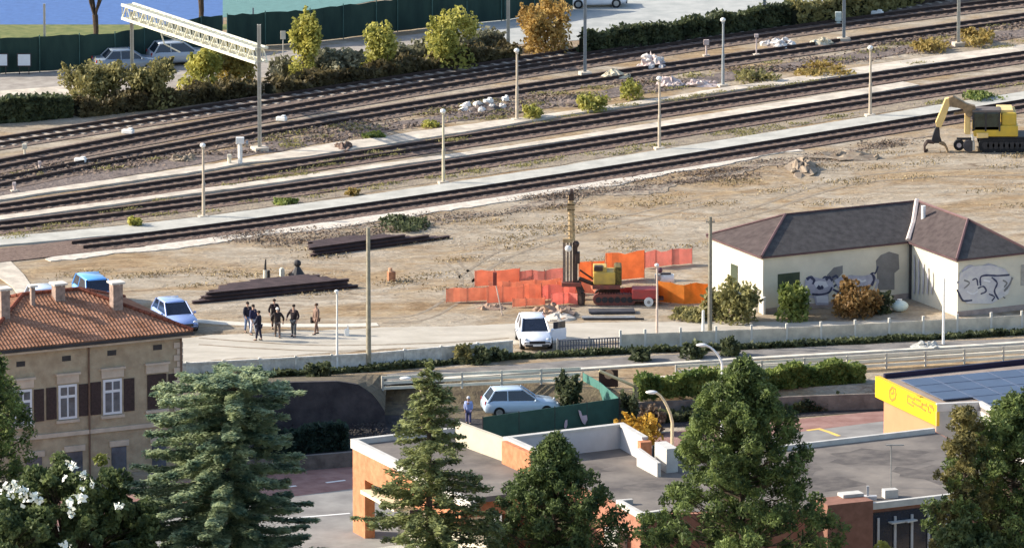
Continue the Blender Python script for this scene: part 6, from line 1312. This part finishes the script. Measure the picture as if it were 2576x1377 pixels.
# ================================================================== GROUND DETAIL
def scatter(n, poly):
    P = np.array(poly, float); x0, y0 = P.min(0); x1, y1 = P.max(0); out = []
    while len(out) < n:
        x, y = x0+(x1-x0)*rng.random(), y0+(y1-y0)*rng.random(); c = False
        for i in range(len(P)):
            a, b = P[i], P[i-1]
            if (a[1] > y) != (b[1] > y) and x < (b[0]-a[0])*(y-a[1])/(b[1]-a[1])+a[0]: c = not c
        if c: out.append(G(x, y))
    return np.array(out)
yard = [(150, 700), (700, 600), (1300, 540), (1900, 430), (2330, 370), (2590, 330), (2590, 600), (2300, 490), (1950, 530), (1780, 570), (1770, 640), (1300, 660), (1100, 760), (500, 730)]
def stuff(name, C, size, m, flat=0, aspect=.5, z=.03):
    C = C.copy(); C[:, 2] += z; o = leaves(name, C, size, m, None, flat=flat, aspect=aspect); o['kind'] = 'stuff'; return o
def clumps(n, k, poly, sp, sx=2.2):
    base = scatter(n, poly); C = []
    for b in base:
        q = rng.normal(size=(k, 3))*np.array([sp*sx, sp, .0]); ca, sa = math.cos(R(22)), math.sin(R(22)); q = np.stack([q[:, 0]*ca-q[:, 1]*sa, q[:, 0]*sa+q[:, 1]*ca, np.abs(rng.normal(size=k))*.05], 1); C.append(q+b)
    return np.concatenate(C)
stuff('dry_grass', clumps(60, 110, yard, .4), .055, leafmat('dry_grass_leaf', (.20, .145, .07), (.40, .31, .17), trans=.1), z=.02)
stuff('gravel', clumps(40, 60, yard, .55, 1.6), .04, mat('loose_stones', (.22, .19, .155), rough=.95, col2=(.50, .45, .37), scale=6), flat=1.5, aspect=.8, z=0)
edge = [(560, 588), (760, 574), (1100, 535), (1500, 470), (1850, 415), (2330, 335), (2330, 365), (1850, 455), (1500, 505), (1100, 572), (760, 612), (560, 630)]
stuff('gravel', clumps(80, 120, edge, .3, 3), .05, mat('dark_clods', (.10, .07, .055), rough=.95, col2=(.30, .23, .17), scale=3), flat=.8, aspect=.8, z=.03)
mid = [(0, 470), (700, 375), (1300, 290), (1900, 195), (2575, 95), (2575, 55), (1900, 165), (1300, 245), (700, 330), (0, 440)]
stuff('gravel', clumps(90, 90, mid, .35, 3), .07, mat('grey_clods', (.10, .072, .055), rough=.95, col2=(.27, .205, .16), scale=3), flat=.8, aspect=.8, z=.05)
stuff('weeds', clumps(60, 60, mid, .25, 2), .07, L_ol, z=.05)
stuff('weeds', clumps(45, 60, [(0, 595), (700, 515), (1300, 425), (2000, 325), (2575, 225), (2575, 208), (2000, 308), (1300, 410), (700, 500), (0, 580)], .2, 2.5), .06, L_ol, z=.04)
stuff('weeds', clumps(50, 70, [(20, 610), (0, 600), (1250, 315), (1950, 215), (2575, 108), (2575, 120), (1950, 228), (1250, 335)], .16, 3), .05, L_ol, z=.13)
stuff('leaf_litter', clumps(70, 60, [(560, 960), (950, 935), (950, 1070), (560, 1090)], .35, 1.6), .06, mat('litter', (.03, .028, .026), rough=.95, col2=(.08, .065, .055), scale=4), flat=1, z=-.55)
# wheel ruts curving through the yard
M_rut = mat('rut_earth', (.19, .145, .10), rough=.95, col2=(.30, .25, .185), scale=2.5, detail=9)
for px, w in (([(1120, 660), (1160, 700), (1140, 735), (1050, 790), (940, 800)], .22), ([(1150, 655), (1190, 700), (1175, 742), (1080, 800), (960, 812)], .22), ([(2575, 420), (2300, 430), (2100, 455), (1900, 520), (1800, 545)], .3), ([(2575, 440), (2300, 448), (2110, 472), (1915, 535), (1800, 562)], .3), ([(1760, 500), (1500, 560), (1350, 600), (1240, 640), (1150, 700)], .25), ([(1780, 515), (1520, 575), (1370, 615), (1265, 655), (1180, 712)], .25), ([(500, 850), (800, 868), (1100, 862), (1280, 850)], .2), ([(500, 866), (800, 882), (1100, 874), (1290, 866)], .2)):
    P = [G(x, y)[:2] for x, y in px]; Q = []
    for i in range(len(P)-1):
        a = P[max(i-1, 0)]; b_ = P[i]; c = P[i+1]; d_ = P[min(i+2, len(P)-1)]
        for t in np.arange(0, 1, .1): Q.append(.5*((2*b_)+(-a+c)*t+(2*a-5*b_+4*c-d_)*t*t+(-a+3*b_-3*c+d_)*t**3)+rng.normal(size=2)*.02)
    Q.append(P[-1]); z = .019 if px[0][1] in (850, 866) else .008
    struct('wheel_rut', MB().ribbon(Q, w/2, -w/2, -.02, z), M_rut)
